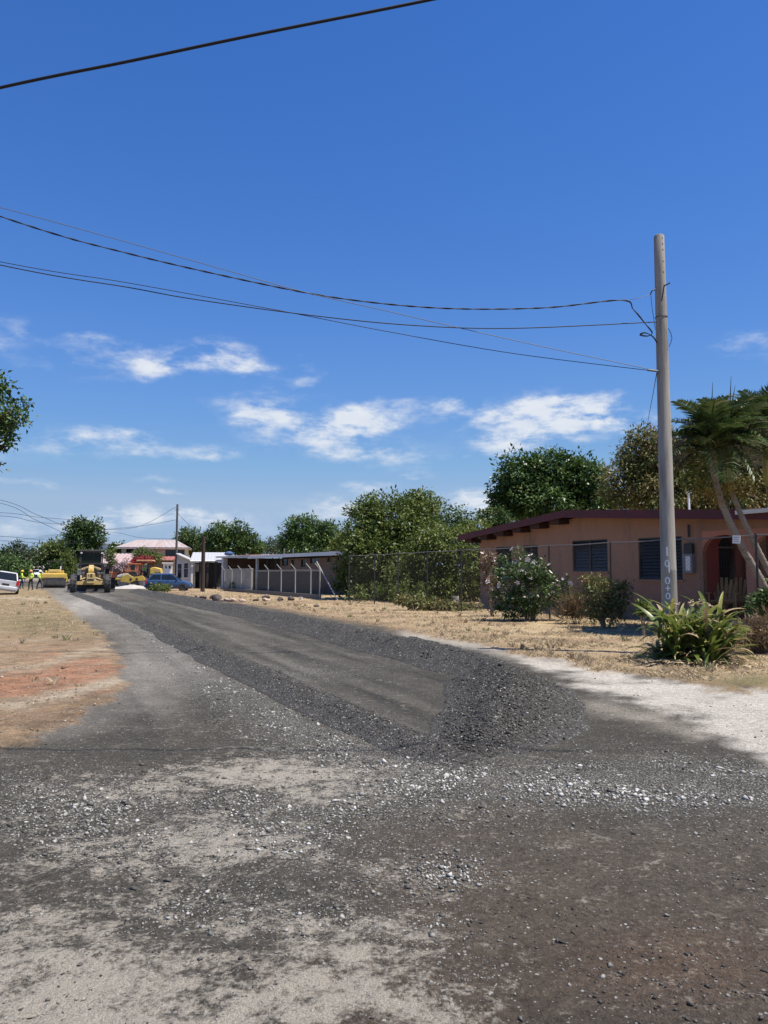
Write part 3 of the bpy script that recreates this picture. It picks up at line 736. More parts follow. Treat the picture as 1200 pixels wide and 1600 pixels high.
M_REDWALL = mat('red_plaster', (.34, .075, .06), .9, .15, 2.5, bump=.12, bscale=40)
M_MAROON = mat('maroon_fascia', (.10, .018, .022), .6, .25, 5, dirt=(.06, .02, .02), dscale=2)
M_RUSTROOF = mat('aged_zinc_roof', (.42, .38, .36), .6, .15, 2, metal=.2, dirt=(.24, .10, .06), dscale=1.1, stretch=(1, .2, 1))
M_DARKWIN = mat('dark_aluminium', (.05, .05, .052), .4, .15, 6, metal=.4)
M_LOUVRE = glass('smoked_louvre_glass', (.03, .038, .04), .12, .5)

HW = Wall(920, 29.0, .52)
def peach_house():
    W = HW
    root = thing('house', 'peach plastered bungalow with maroon roof edge behind the chain-link fence', 'house', tuple(W.w(0, 0)), W.rz)
    xl, zl = W.loc(750, 841); xe, _ = W.loc(1099, 900); xr = xe + 7.5
    # roof profile from the fascia plane, half a metre in front of the wall
    OV = -.55
    f0 = W.loc(717, 839, OV); f1 = W.loc(884, 800, OV); f2 = W.loc(1200, 800, OV)
    sl2 = (f2[1] - f1[1]) / (f2[0] - f1[0])
    fx2 = xr + .6; fz2 = f1[1] + sl2 * (fx2 - f1[0])
    sl1 = (f1[1] - f0[1]) / (f1[0] - f0[0])
    zt = lambda x: (f1[1] + sl1 * (x - f1[0]) if x < f1[0] else f1[1] + sl2 * (x - f1[0]))
    D = 8.5; th = .20
    b1 = W.loc(894, 845) + W.loc(950, 893); b2 = W.loc(997, 841) + W.loc(1067, 906); b3 = W.loc(818, 852) + W.loc(841, 888); b0 = W.loc(775, 855) + W.loc(800, 905)
    holes = [(b[0], b[2], b[3], b[1]) for b in (b0, b3, b1, b2)]
    holes[2] = (b1[0], b1[2], b1[3], b1[1])
    # front wall up to 2.95, gable piece above
    mb = MB(); zc = min(zl, zt(xe)) - .35
    wall_cells(mb, xl, xe, -.1, zc, 0, .16, holes)
    gx = [xl, f1[0], xe]
    mb.prism([(xl, zc), (xe, zc), (xe, zt(xe) - th), (f1[0], zt(f1[0]) - th), (xl, zt(xl) - th)], 0.002, .158)
    mb.box(xl, xl + .16, .162, D, -.1, zt(xl) - th - .02)       # side wall
    mb.box(xl + .16, xr, D - .16, D, -.1, zt(xl) - th)          # rear wall
    mb.build('wall', M_PEACH, root)
    # porch: the room's end wall faces it, with an arched iron-barred doorway; brick pier at its far end
    def locx(px, py, x0):
        r = ray(px, py); O = Vector((0, 0, CAM_H)) - W.P0; k = (x0 - O.dot(W.ax)) / r.dot(W.ax); p = O + r * k; return p.dot(W.ay), p.z
    y0d, zd = locx(1122, 838, xe); y1d, _ = locx(1150, 838, xe); ye = locx(1166, 860, xe)[0]; zspr = zd - (y1d - y0d) * .42
    pb = MB(); t0 = xe - .16
    pb.box(t0, xe, .17, y0d, -.1, 3.0); pb.box(t0, xe, y1d, ye + .3, -.1, 3.0)
    n = 14; ym = (y0d + y1d) / 2; rw = (y1d - y0d) / 2
    prev = None
    for i in range(n + 1):
        q = math.pi * i / n; p = (ym - rw * math.cos(q), zspr + (zd - zspr) * math.sin(q))
        if prev: pb.hexa([(t0, prev[0], prev[1]), (xe, prev[0], prev[1]), (xe, p[0], p[1]), (t0, p[0], p[1]), (t0, prev[0], 3.0), (xe, prev[0], 3.0), (xe, p[0], 3.0), (t0, p[0], 3.0)])
        prev = p
    pb.box(xe + .001, xr, ye + .12, ye + .28, -.1, 3.0)
    pb.build('porch_wall', M_REDWALL, root)
    fl = MB(); fl.box(xe + .002, xr, -.3, ye + .1, -.1, .12); fl.build('porch_floor', mat('concrete_floor', (.28, .26, .24), .9, .15, 3), root)
    cl_ = MB(); cl_.box(xl + .16, xr, .17, D - .17, 3.02, 3.06); cl_.build('ceiling', mat('porch_ceiling', (.30, .2, .15), .9), root)
    g = MB(); g.box(t0 - .03, t0 - .01, y0d - .05, y1d + .05, -.1, zd + .05); g.build('doorway', mat('dark_interior', (.012, .012, .013), .9), root)
    for i in range(7):
        yy = y0d + (y1d - y0d) * (i + .5) / 7; q = MB(); q.beam((xe - .06, yy, .12), (xe - .06, yy, zspr - .02), .018); q.build('grille_bar', M_DARKSTEEL, root)
    for i in range(5):
        z = .5 + i * .42; q = MB(); q.beam((xe - .04, y0d, z), (xe - .04, y1d, z), .014); q.build('grille_bar', M_DARKSTEEL, root)
    gb = MB(); gb.box(xe - .05, xe + .01, y0d, y1d, zspr - .02, zspr + .03); gb.build('door_bar', M_GALV, root)
    global PORCH; PORCH = (locx, xe)
    # arcade in the front plane: two arches springing from posts
    sp_x = [W.loc(1099, 850)[0], W.loc(1180, 850)[0]]; bay = sp_x[1] - sp_x[0]
    ztop = W.loc(1140, 834)[1]
    arc = MB()
    for k in range(3):
        a = xe + .002 + k * bay; b = a + bay - .30; r = (b - a) / 2; c = (a + b) / 2; zs_ = ztop - .52
        N_ = 14; prev = None
        for i in range(N_ + 1):
            q = math.pi - math.pi * i / N_; p = (c + r * math.cos(q), zs_ + .5 * math.sin(q))
            if prev: arc.hexa([(prev[0], 0.0, prev[1]), (p[0], 0.0, p[1]), (p[0], .18, p[1]), (prev[0], .18, prev[1]), (prev[0], 0.0, ztop + .12), (p[0], 0.0, ztop + .12), (p[0], .18, ztop + .12), (prev[0], .18, ztop + .12)])
            prev = p
        arc.box(b + .001, b + .298, .003, .177, -.1, ztop + .118)
    arc.build('arcade', mat('salmon_plaster', (.50, .22, .15), .9, .12, 3), root)
    bm_ = MB(); a1 = xe; zb = ztop + .121
    bm_.prism([(xe + .003, zb), (xr, zb), (xr, max(zb + .05, zt(xr) - th)), (xe + .003, zt(xe) - th)], 0.001, .16); bm_.build('porch_beam', M_PEACH, root)
    # brick courses on the pier at the right of the doorway
    px0 = xe + .12; px1 = px0 + .55; yp = ye - .25
    M_BRK = [mat('pier_brick_%d' % i, c, .9, .2, 6) for i, c in enumerate(((.20, .085, .06), (.26, .12, .085), (.16, .07, .05)))]
    core = MB(); core.box(px0 + .01, px1 - .01, yp + .01, yp + .36, .12, 2.95); pier = core.build('brick_pier', mat('mortar', (.30, .26, .23), .95), root)
    bmesh_ = []
    for q in M_BRK:
        t_ = MB(); t_.box(-.13, .13, -.02, .02, -.033, .033); bmesh_.append(t_.mesh('brick', q))
    for r_ in range(34):
        for c_ in range(2):
            o = link('brick', random.choice(bmesh_), None, pier); o.location = (px0 + .14 + c_ * .275 + (.0 if r_ % 2 else .004), yp + random.uniform(-.004, .004), .17 + r_ * .08)
    # windows
    slat_window(root, b1[0], b1[2], b1[3], b1[1], .03, 9, M_DARKWIN, M_LOUVRE)
    slat_window(root, b2[0], b2[2], b2[3], b2[1], .03, 12, M_DARKWIN, mat('dark_slats', (.045, .05, .052), .45, .2, 8), False, .6)
    slat_window(root, b3[0], b3[2], b3[3], b3[1], .03, 7, M_WOOD, M_LOUVRE)
    slat_window(root, b0[0], b0[2], b0[3], b0[1], .03, 8, M_DARKWIN, M_LOUVRE, False)
    # meter boxes beside the porch
    m = W.loc(1079, 858); q = MB(); q.box(m[0] - .16, m[0] + .16, -.14, -.002, m[1] - .25, m[1] + .18); q.build('meter_box', M_DARKSTEEL, root, bevel=.01)
    m = W.loc(1079, 878); q = MB(); q.box(m[0] - .19, m[0] + .19, -.16, -.002, m[1] - .36, m[1] + .26)
    mo = q.build('fuse_box', mat('grey_enamel', (.22, .23, .24), .5), root, bevel=.01)
    q = MB(); q.box(m[0] - .05, m[0] + .13, -.172, -.161, m[1] - .28, m[1] + .18); q.build('door', M_WHITE, mo)
    q = MB(); q.tube([(m[0], -.05, m[1] + .8), (m[0], -.05, 3.1)], .03, 8); q.build('conduit', M_DARKSTEEL, root)
    # roof: sheets, fascia boards, purlin ends
    def slope(name, xa, za, xb, zb):
        s = MB(); n = max(2, int((D + 1.1) / .22)); vs = []; fs = []
        for i in range(n * 2 + 1):
            y = OV - .05 + (D + 1.1) * i / (n * 2); dz = .022 if i % 2 else 0
            vs += [(xa, y, za + dz + .03), (xb, y, zb + dz + .03), (xa, y, za - .02), (xb, y, zb - .02)]
        for i in range(n * 2):
            o = i * 4; fs += [(o, o + 1, o + 5, o + 4), (o + 2, o + 6, o + 7, o + 3)]
        fs += [(0, 2, 3, 1), (o + 4, o + 5, o + 7, o + 6)]
        s.add(vs, fs); return s.build(name, M_RUSTROOF, root)
    slope('roof_slope', f0[0] - .02, f0[1], f1[0] + .02, f1[1]); slope('roof_slope', f1[0] - .02, f1[1], fx2, fz2)
    def board(xa, za, xb, zb, hh, m, name, y0=OV - .08, y1=OV - .04):
        s = MB(); s.prism([(xa, za - hh), (xb, zb - hh), (xb, zb + .075), (xa, za + .075)], y0, y1); return s.build(name, m, root)
    board(f0[0], f0[1], f1[0], f1[1], .20, M_MAROON, 'fascia'); board(f1[0] + .002, f1[1], fx2, fz2, .22, M_MAROON, 'fascia')
    so = MB(); so.prism([(f0[0] + .05, f0[1] - .12), (f1[0], f1[1] - .12), (f1[0], f1[1] - .09), (f0[0] + .05, f0[1] - .09)], OV - .03, -.002)
    so.prism([(f1[0] + .01, f1[1] - .12), (fx2, fz2 - .12), (fx2, fz2 - .09), (f1[0] + .01, f1[1] - .09)], OV - .03, -.002)
    so.build('soffit', mat('soffit_board', (.13, .06, .05), .9), root)
    for i in range(6):
        t = (i + .6) / 6.2; x = f0[0] + (f1[0] - f0[0]) * t; z = f0[1] + (f1[1] - f0[1]) * t
        s = MB(); s.box(x - .28, x + .28, OV + .02, -.003, z - .36, z - .15); s.build('purlin_end', mat('dark_stained_wood', (.05, .022, .018), .85), root)
    gt = MB(); a = W.loc(1152, 800, OV - .1); gt.box(a[0], fx2, OV - .2, OV - .085, a[1] - .08, a[1] + .04); gt.build('gutter', M_WHITE, root)
    vp = W.loc(1077, 800, 1.0); v = MB(); v.tube([(vp[0], 1.0, zt(vp[0])), (vp[0], 1.0, zt(vp[0]) + .72)], .035, 8); v.cbox((vp[0], 1.0, zt(vp[0]) + .74), (.16, .1, .06)); v.build('vent_pipe', M_WHITE, root)
    return root, xe
house, HXE = peach_house()

def deck_chair(px, py, tint, label):
    locx, xe = PORCH; yy, z = locx(px, py, xe + .55)
    root = thing('garden_chair', label, 'chair', tuple(HW.w(xe + .55, yy, .13)), HW.rz + R(215)); root.scale = (1.25, 1.25, 1.3)
    for i in range(6):
        a = (i - 2.5) * .085; s = MB(); top = 1.0 - .05 * abs(i - 2.5)
        s.beam((a * .8, -.28, .36), (a * 1.35, -.62, top), .07, .02); s.build('back_slat', tint, root)
    for i in range(5):
        s = MB(); s.cbox((0, -.2 + i * .1, .36 + .02 * i), (.52, .085, .02)); s.build('seat_slat', tint, root)
    for sx in (-1, 1):
        s = MB(); s.beam((sx * .3, .26, 0), (sx * .3, .26, .6), .07, .03); s.build('leg', tint, root)
        s = MB(); s.beam((sx * .27, -.5, 0), (sx * .27, .26, .42), .09, .03); s.build('leg', tint, root)
        s = MB(); s.cbox((sx * .33, -.05, .61), (.11, .72, .022)); s.build('armrest', tint, root)
    return root
M_CHAIRW = mat('varnished_slats', (.40, .25, .11), .7, .25, 8)
deck_chair(1129, 915, M_CHAIRW, 'slatted wooden garden chair on the porch, left of the pair')
deck_chair(1152, 915, M_CHAIRW, 'slatted wooden garden chair on the porch, right of the pair beside the brick pier')

# ------------------------------------------------------------------ chain-link fences
FX = lambda d: 5.46 - .474 * (d - 25.5)
def d_on_fence(px):  # where the sight line through photo column px crosses the fence line
    t = (px - 600) / F; return (5.46 + .474 * 25.5) / (t + .474)
def mesh_panel(mb, L, H, z0, s=.10, r=.0009):
    for sg in (1, -1):
        n = int((L + H) / s) + 1
        for i in range(n):
            x = i * s - H if sg == 1 else i * s
            if sg == 1:
                a = max(0, -x); b = min(H, L - x)
                if b - a < .02: continue
                p, q = (x + a, 0, z0 + a), (x + b, 0, z0 + b)
            else:
                a = max(0, x - L); b = min(H, x)
                if b - a < .02: continue
                p, q = (x - a, .004, z0 + a), (x - b, .004, z0 + b)
            mb.beam(p, q, r * 2)
def fence(name, label, dposts, H, postm, wirem, pr=.03, arms=False, rail=True, curb=None, z0=.06, sp=.10):
    pts = [Vector((FX(d), d, 0)) for d in dposts]
    o0 = pts[0]; root = thing(name, label, 'fence', tuple(o0))
    for i, p in enumerate(pts):
        s = MB(); q = p - o0; dx = random.uniform(-.02, .02)
        s.tube([q + Vector((0, 0, -.2)), q + Vector((dx, 0, H + .03))], pr, 8)
        if arms: s.tube([q + Vector((dx, 0, H + .0)), q + Vector((dx - .28, -.13, H + .36))], pr * .8, 6)
        s.build('post', postm, root, smooth=False)
    for a, b in zip(pts[:-1], pts[1:]):
        L = (b - a).length; ang = math.atan2(b.y - a.y, b.x - a.x)
        s = MB(); mesh_panel(s, L, H - z0 - .04, z0, sp, .0014 if a.y < 27 else .0009); o = s.build('chain_link_mesh', wirem, root); o.location = a - o0; o.rotation_euler = (0, 0, ang)
        if rail:
            s = MB(); s.tube([(0, 0, H), (L * .5, 0, H - .025), (L, 0, H)], .019, 6); o = s.build('top_rail', mat('weathered_rail', (.16, .155, .15), .6, .2, 6), root); o.location = a - o0; o.rotation_euler = (0, 0, ang)
        if curb:
            s = MB(); s.box(0, L, -.09, .09, -.1, curb); o = s.build('footing', mat('fence_footing', (.16, .145, .125), .95, .25, 3), root); o.location = a - o0; o.rotation_euler = (0, 0, ang)
    return root
front_posts = [15.6, 18.3, 21.0] + [d_on_fence(x) for x in (953, 857, 720, 667, 622, 585, 545)]
fence('chain_link_fence', 'tall chain-link fence on dark posts in front of the peach house', front_posts, 2.45, M_DARKSTEEL, M_FENCEWIRE)
M_GREYPOST = mat('weathered_grey_post', (.40, .39, .37), .8, .2, 5)
fence('chain_link_fence', 'lower chain-link fence with pale angled-top posts before the long low house', [d_on_fence(x) for x in (500, 486, 462, 440, 420, 395, 378, 363, 352)], 1.75, M_GREYPOST, mat('dull_fence_wire', (.09, .09, .085), .6), .035, True, True, .28, .28, .17)
# sagging brace pipes between the two fences
def brace(pa, pb, label, m=M_GREYPOST, r=.03):
    s = MB(); c = (pa + pb) / 2; s.tube([pa - pa, pb - pa], r, 8); o = s.build('brace_pipe', m); o.location = pa; return tag(o, label, 'pipe')
dq = d_on_fence(500)
brace(Vector((FX(dq) + 1.2, dq - 2.4, .02)), Vector((FX(dq) - .2, dq + .2, 2.2)), 'slanting pale pipe propped where the two fences meet')
# paper sign on the fence by the palms
dS = d_on_fence(1152); sg = at(1152, 843, dS); s = MB(); s.cbox((0, 0, 0), (.22, .012, .2), mi=0)
for i in range(3): s.cbox((0, -.008, .05 - .05 * i), (.15, .004, .014), mi=1)
o = s.build('paper_sign', [M_WHITE, mat('faded_print', (.30, .33, .45), .8)]); o.location = sg + Vector((-.05, -.06, 0)); o.rotation_euler = (0, R(4), math.atan2(-1, .474))
tag(o, 'small white paper notice tied to the top of the fence by the palms', 'sign')

# ------------------------------------------------------------------ concrete utility pole
PD = 14.5
PB = Vector(((1043.5 - 600) / F * PD, PD, 0))
def pole_r(z): return .150 - .0066 * z
M_CONC = mat('spun_concrete', (.31, .292, .255), .9, .25, 3, bump=.35, bscale=60, dirt=(.13, .12, .105), dscale=2.6, stretch=(3, 3, .22))
def concrete_pole():
    top = at(1031, 368, PD).z
    root = thing('utility_pole', 'round grey concrete utility pole rising out of the strap-leaved plant', 'pole', tuple(PB))
    s = MB(); zs_ = [-.3, 0, .6, 1.58, 1.6, 1.62, 3, 4.1, 4.12, 5.5, 6.9, 7.4, top - .02, top]
    s.tube([(0, 0, z) for z in zs_], [pole_r(z) + (.004 if z in (1.6, 4.1) else 0) - (.015 if z == top else 0) for z in zs_], 32)
    autosmooth(s.build('shaft', M_CONC, root))
    # painted characters running down the left of the shaft: 1 9 0 + 0
    paint = mat('faded_white_paint', (.74, .74, .72), .9, .25, 30)
    A0 = -math.pi / 2 - .52
    def glyph(strokes, zc, hw_, hh, nm):
        g = MB()
        for st in strokes:
            for (a, b) in zip(st[:-1], st[1:]):
                n = 4; pts = [(a[0] + (b[0] - a[0]) * i / n, a[1] + (b[1] - a[1]) * i / n) for i in range(n + 1)]
                dx, dz = (b[0] - a[0]) * hw_, (b[1] - a[1]) * hh; l = math.hypot(dx, dz) + 1e-9; nx, nz = -dz / l * .013, dx / l * .013
                for p, q in zip(pts[:-1], pts[1:]):
                    vs = []
                    for (u, v) in (p, q):
                        for sgn in (-1, 1):
                            xx = u * hw_ + nx * sgn; zz = zc + v * hh + nz * sgn; r = pole_r(zz) + .004; an = A0 + xx / r
                            vs.append((r * math.cos(an), r * math.sin(an), zz))
                    g.add(vs, [(0, 1, 3, 2)])
        g.build('painted_character', paint, root)
    zf = lambda y: at(1040, y, PD).z
    circ = [(math.cos(q), math.sin(q)) for q in np.linspace(0, 2 * math.pi, 13)]
    glyph([[(0, 1), (0, -1)], [(.35, 1), (.35, -1)]], zf(862), .03, .085, 'one')
    glyph([[(x * .9, .45 + z * .5) for x, z in circ], [(.9, .45), (.9, -1)]], zf(885), .038, .12, 'nine')
    glyph([circ], zf(907), .036, .06, 'zero')
    glyph([[(0, 1), (0, -1)], [(-1, 0), (1, 0)]], zf(919), .04, .05, 'plus')
    glyph([circ], zf(931), .034, .055, 'zero')
    hm = mat('bolt_hole', (.015, .015, .015), .9)
    for i, y in enumerate((375, 384, 393, 411, 428)):
        z = at(1035, y, PD).z; r = pole_r(z); an = -math.pi / 2 + .35
        s = MB(); s.tube([(r * .96 * math.cos(an), r * .96 * math.sin(an), z), ((r + .003) * math.cos(an), (r + .003) * math.sin(an), z)], .012, 8); s.build('bolt_hole', hm, root)
    def rel(x, y, d=PD - .1): return at(x, y, d) - PB
    s = MB(); s.tube([rel(1037, 447, PD - .22), rel(1047, 442, PD - .25)], .014, 6); s.tube([rel(1038, 445, PD - .17), rel(1034, 470, PD - .16)], .012, 6); s.build('step_bolt', M_DARKSTEEL, root)
    s = MB(); z = at(1036, 496, PD).z; n = 24; rr = pole_r(z) + .006
    s.tube([(rr * math.cos(2 * math.pi * i / n), rr * math.sin(2 * math.pi * i / n), z) for i in range(n + 1)], .006, 6, False); s.build('wire_band', M_CABLE, root)
    s = MB(); s.tube([rel(1025, 452), rel(1019, 454), rel(1016, 460)], .014, 6); s.build('hook', M_DARKSTEEL, root)
    s = MB(); s.tube([rel(1044, 513), rel(1048, 520), rel(1050, 528), rel(1048, 536), rel(1045, 542)], .006, 6); s.build('wire_tail', M_CABLE, root)
    s = MB(); s.tube([rel(1017, 460), rel(1018, 475), rel(1021, 495), rel(1024, 515)], .005, 6); s.build('wire_tail', M_CABLE, root)
    s = MB(); s.tube([rel(1012, 578), rel(1020, 579), rel(1028, 580)], .022, 6); s.build('cable_clamp', mat('dull_clamp', (.12, .12, .12), .6), root)
    return root
concrete_pole()

def cable(pix, r, m, label, twist=0, group=None, cat='cable'):
    """pix: (x, y, depth) along the wire"""
    P = [at(x, y, d) for x, y, d in pix]
    # smooth interpolation (Catmull-Rom)
    out = []
    for i in range(len(P) - 1):
        p0, p1, p2, p3 = P[max(i - 1, 0)], P[i], P[i + 1], P[min(i + 2, len(P) - 1)]
        n = 10
        for k in range(n):
            t = k / n; out.append(.5 * ((2 * p1) + (p2 - p0) * t + (2 * p0 - 5 * p1 + 4 * p2 - p3) * t * t + (3 * p1 - p0 - 3 * p2 + p3) * t ** 3))
    out.append(P[-1]); o0 = out[0]
    s = MB()
    if twist:
        fine = []
        for a, b in zip(out[:-1], out[1:]):
            n = max(1, int((b - a).length / .10)); fine += [a.lerp(b, i / n) for i in range(n)]
        fine.append(out[-1]); L = 0
        for ph in (0, math.pi):
            q = []; L = 0
            for i, p in enumerate(fine):
                if i: L += (p - fine[i - 1]).length
                q.append(p - o0 + Vector((0, math.cos(L * twist + ph), math.sin(L * twist + ph))) * r * 1.1)
            s.tube(q, r, 5)
    else: s.tube([p - o0 for p in out], r, 6)
    o = s.build('overhead_cable', m, smooth=True); o.location = o0
    return tag(o, label, cat, group)
cable([(-420, 235, 6.3), (0, 137, 6.1), (200, 96, 6.05), (400, 54, 6.0), (670, 0, 5.95), (1000, -70, 5.9), (1500, -185, 5.8)], .0125, M_CABLE, 'thick black cable crossing the top left of the sky')
cable([(-500, 195, 13.0), (0, 324, 13.4), (300, 407, 13.8), (470, 455, 14), (600, 485, 14.1), (800, 531, 14.2), (1024, 579, PD - .1)], .0065, M_CABLEGREY, 'thin pale wire, topmost of those at the left, running down to the pole')
cable([(-500, 160, 13.0), (0, 338, 13.4), (200, 396, 13.8), (430, 448, 14), (560, 470, 14.1), (700, 482, 14.2), (850, 481, 14.3), (970, 469, PD - .2), (990, 484, PD - .2), (1010, 508, PD - .2), (1019, 520, PD - .2), (1012, 525, PD - .2), (1000, 523, PD - .2), (1008, 520, PD - .2), (1020, 526, PD - .18), (1027, 536, PD - .15)], .0085, M_CABLE, 'twisted black service cable ending in a loose loop at the pole', 9)
cable([(-500, 300, 13.0), (0, 414, 13.4), (200, 449, 13.8), (300, 467, 13.9), (480, 492, 14), (640, 508, 14.1), (800, 513, 14.2), (1026, 503, PD - .1)], .0095, M_CABLE, 'black cable meeting the pole near the wire band')
cable([(-500, 305, 13.05), (0, 409, 13.45), (200, 442, 13.85), (430, 484, 14.05), (600, 517, 14.15), (800, 552, 14.25), (1024, 580, PD - .1)], .0065, M_CABLE, 'lowest thin dark wire from the left to the cable clamp on the pole')
cable([(985, 468, PD - .2), (1000, 465, PD - .2), (1016, 460, PD - .1)], .005, M_CABLEGREY, 'short pale tie wire between the hook and the twisted cable')
cable([(1026, 583, PD - .1), (1021, 612, PD + 4), (1013, 655, PD + 10), (1008, 690, PD + 18)], .008, M_CABLE, 'slack wire dropping behind the pole towards the trees')
for i, (y0, y1, y2, lab) in enumerate(((781, 803, 826, 'uppermost far wire sagging towards the bushy tree at the left'), (786, 812, 838, 'second far wire sagging towards the bushy tree at the left'), (801, 808, 814, 'fine far wire nearly level above the left trees'),
                                       (806, 816, 822, 'lower fine far wire above the left trees'), (838, 843, 846, 'far wire just above the treetops at the left'), (845, 848, 850, 'lowest far wire grazing the treetops at the left'))):
    cable([(-250, y0 - 50 + i * 8, 55), (0, y0, 75), (55, y1, 80), (110, y2, 86)] if i < 2 else [(-250, y0 - 6, 55), (0, y0, 75), (60, y1, 80), (140, y2, 86)], .02, M_CABLE, lab)
for (pts, lab) in (([(275, 792, 75), (215, 823, 86), (150, 829, 96), (60, 838, 110)], 'far wire from the tall thin pole over the hipped roof'), ([(276, 812, 75), (220, 822, 86), (150, 829, 96), (20, 845, 115)], 'second far wire from the tall thin pole over the hipped roof'),
                   ([(275, 842, 75), (220, 840, 84), (160, 831, 95), (60, 842, 110)], 'low far wire behind the thin pole above the roof ridge'), ([(276, 800, 75), (290, 815, 66), (318, 838, 62)], 'slack wire between the thin pole and the shorter brown post')):
    cable(pts, .016, M_CABLE, lab)
def wood_pole(px, d, ytop, r, m, label, name='utility_pole', extra=None):
    z = at(px, ytop, d).z; b = Vector(((px - 600) / F * d, d, 0)); root = thing(name, label, 'pole', tuple(b))
    s = MB(); s.tube([(0, 0, -.3), (0, 0, z * .5), (0, 0, z)], [r, r * .92, r * .8], 10); autosmooth(s.build('shaft', m, root))
    s = MB(); s.tube([(-.2, -.02, z - .5), (.2, -.02, z - .5)], .03, 6); s.build('bracket', M_GALV, root)
    return root
wood_pole(276, 75, 788, .12, mat('grey_pole', (.10, .09, .085), .9, .2, 5), 'tall thin utility pole beside the small white house')
wood_pole(318, 62, 838, .17, M_DARKWOOD, 'dark brown wooden post on the verge by the blue car')

# ------------------------------------------------------------------ foliage
def leaf_cloud(lobes, n, size, clump=.28, droop=.3, aspect=.5, shell=.45, per=26, flat=.75):
    """lobes: (cx,cy,cz,rx,ry,rz,weight). Leaves gathered in clumps spread through each lobe's outer volume."""
    wgt = np.array([l[3] * l[5] * l[6] for l in lobes]); wgt = wgt / wgt.sum()
    nc_ = max(6, n // per)
    li = rng.choice(len(lobes), nc_, p=wgt)
    Lb = np.array([l[:6] for l in lobes])[li]
    d = rng.normal(size=(nc_, 3)); d /= np.linalg.norm(d, axis=1)[:, None]
    d[:, 2] = np.where(d[:, 2] < -.35, d[:, 2] * flat, d[:, 2])
    rad = (shell ** 3 + (1 - shell ** 3) * rng.random(nc_)) ** (1 / 3) * rng.uniform(.78, 1.22, nc_)
    cc = Lb[:, :3] + d * rad[:, None] * Lb[:, 3:6]
    cs = clump * rng.uniform(.55, 1.3, nc_)
    ct = rng.beta(2.2, 2.2, nc_)
    ci = rng.integers(0, nc_, n)
    g = rng.normal(size=(n, 3)); g /= np.linalg.norm(g, axis=1)[:, None]; g *= (rng.random(n) ** .45)[:, None]
    P = cc[ci] + g * cs[ci][:, None] * np.array((1, 1, .75))
    out = d[ci] * .6 + g * .9; out[:, 2] += .15
    dr = out + rng.normal(0, .55, (n, 3)); dr[:, 2] -= droop; dr /= np.linalg.norm(dr, axis=1)[:, None]
    nu = rng.normal(0, .55, (n, 3)) + out * .6; nu[:, 2] += .7
    sd = np.cross(dr, nu); sd /= np.linalg.norm(sd, axis=1)[:, None] + 1e-9
    up = np.cross(sd, dr)
    s = size * rng.uniform(.55, 1.35, n); l = s[:, None]; w = (s * aspect * .5)[:, None]
    A = P; B = P + dr * l * .45 + sd * w + up * l * .06; Cc = P + dr * l - up * l * .10; D = P + dr * l * .45 - sd * w + up * l * .06
    V = np.stack([A, B, Cc, D], 1).reshape(-1, 3)
    t = np.clip(ct[ci] * .82 + rng.random(n) * .18, 0, 1)
    return V, np.arange(n * 4).reshape(n, 4), np.repeat(t, 4), cc
GREENS = {
    'mango': leafmat('dark_green_leaves', [(0, (.026, .052, .014)), (.45, (.058, .112, .028)), (.8, (.105, .165, .045)), (1, (.17, .215, .065))], .40, .2),
    'olive': leafmat('olive_leaves', [(0, (.040, .062, .014)), (.45, (.088, .130, .028)), (.8, (.16, .20, .045)), (1, (.26, .26, .075))], .5, .24),
    'lime': leafmat('yellow_green_leaves', [(0, (.045, .068, .012)), (.45, (.105, .145, .028)), (.8, (.19, .225, .05)), (1, (.28, .25, .09))], .5, .26),
    'brownish': leafmat('browning_leaves', [(0, (.025, .035, .012)), (.35, (.10, .125, .035)), (.60, (.18, .175, .055)), (.82, (.27, .185, .09)), (1, (.36, .22, .15))], .5, .26),
    'fresh': leafmat('fresh_green_leaves', [(0, (.025, .05, .015)), (.5, (.06, .11, .03)), (1, (.16, .2, .06))], .42),
    'dry': leafmat('dry_leaves', [(0, (.06, .035, .02)), (.5, (.17, .11, .06)), (1, (.33, .25, .14))], .8),
    'far': leafmat('hazy_green_leaves', [(0, (.035, .055, .03)), (.5, (.06, .085, .04)), (1, (.12, .14, .07))], .7),
    'bougain': leafmat('crimson_bracts', [(0, (.06, .05, .02)), (.3, (.22, .03, .04)), (.8, (.36, .05, .06)), (1, (.5, .12, .12))], .6),
    'pinkwhite': leafmat('pale_pink_bracts', [(0, (.06, .07, .03)), (.3, (.35, .22, .24)), (.7, (.6, .5, .5)), (1, (.75, .7, .68))], .6)}
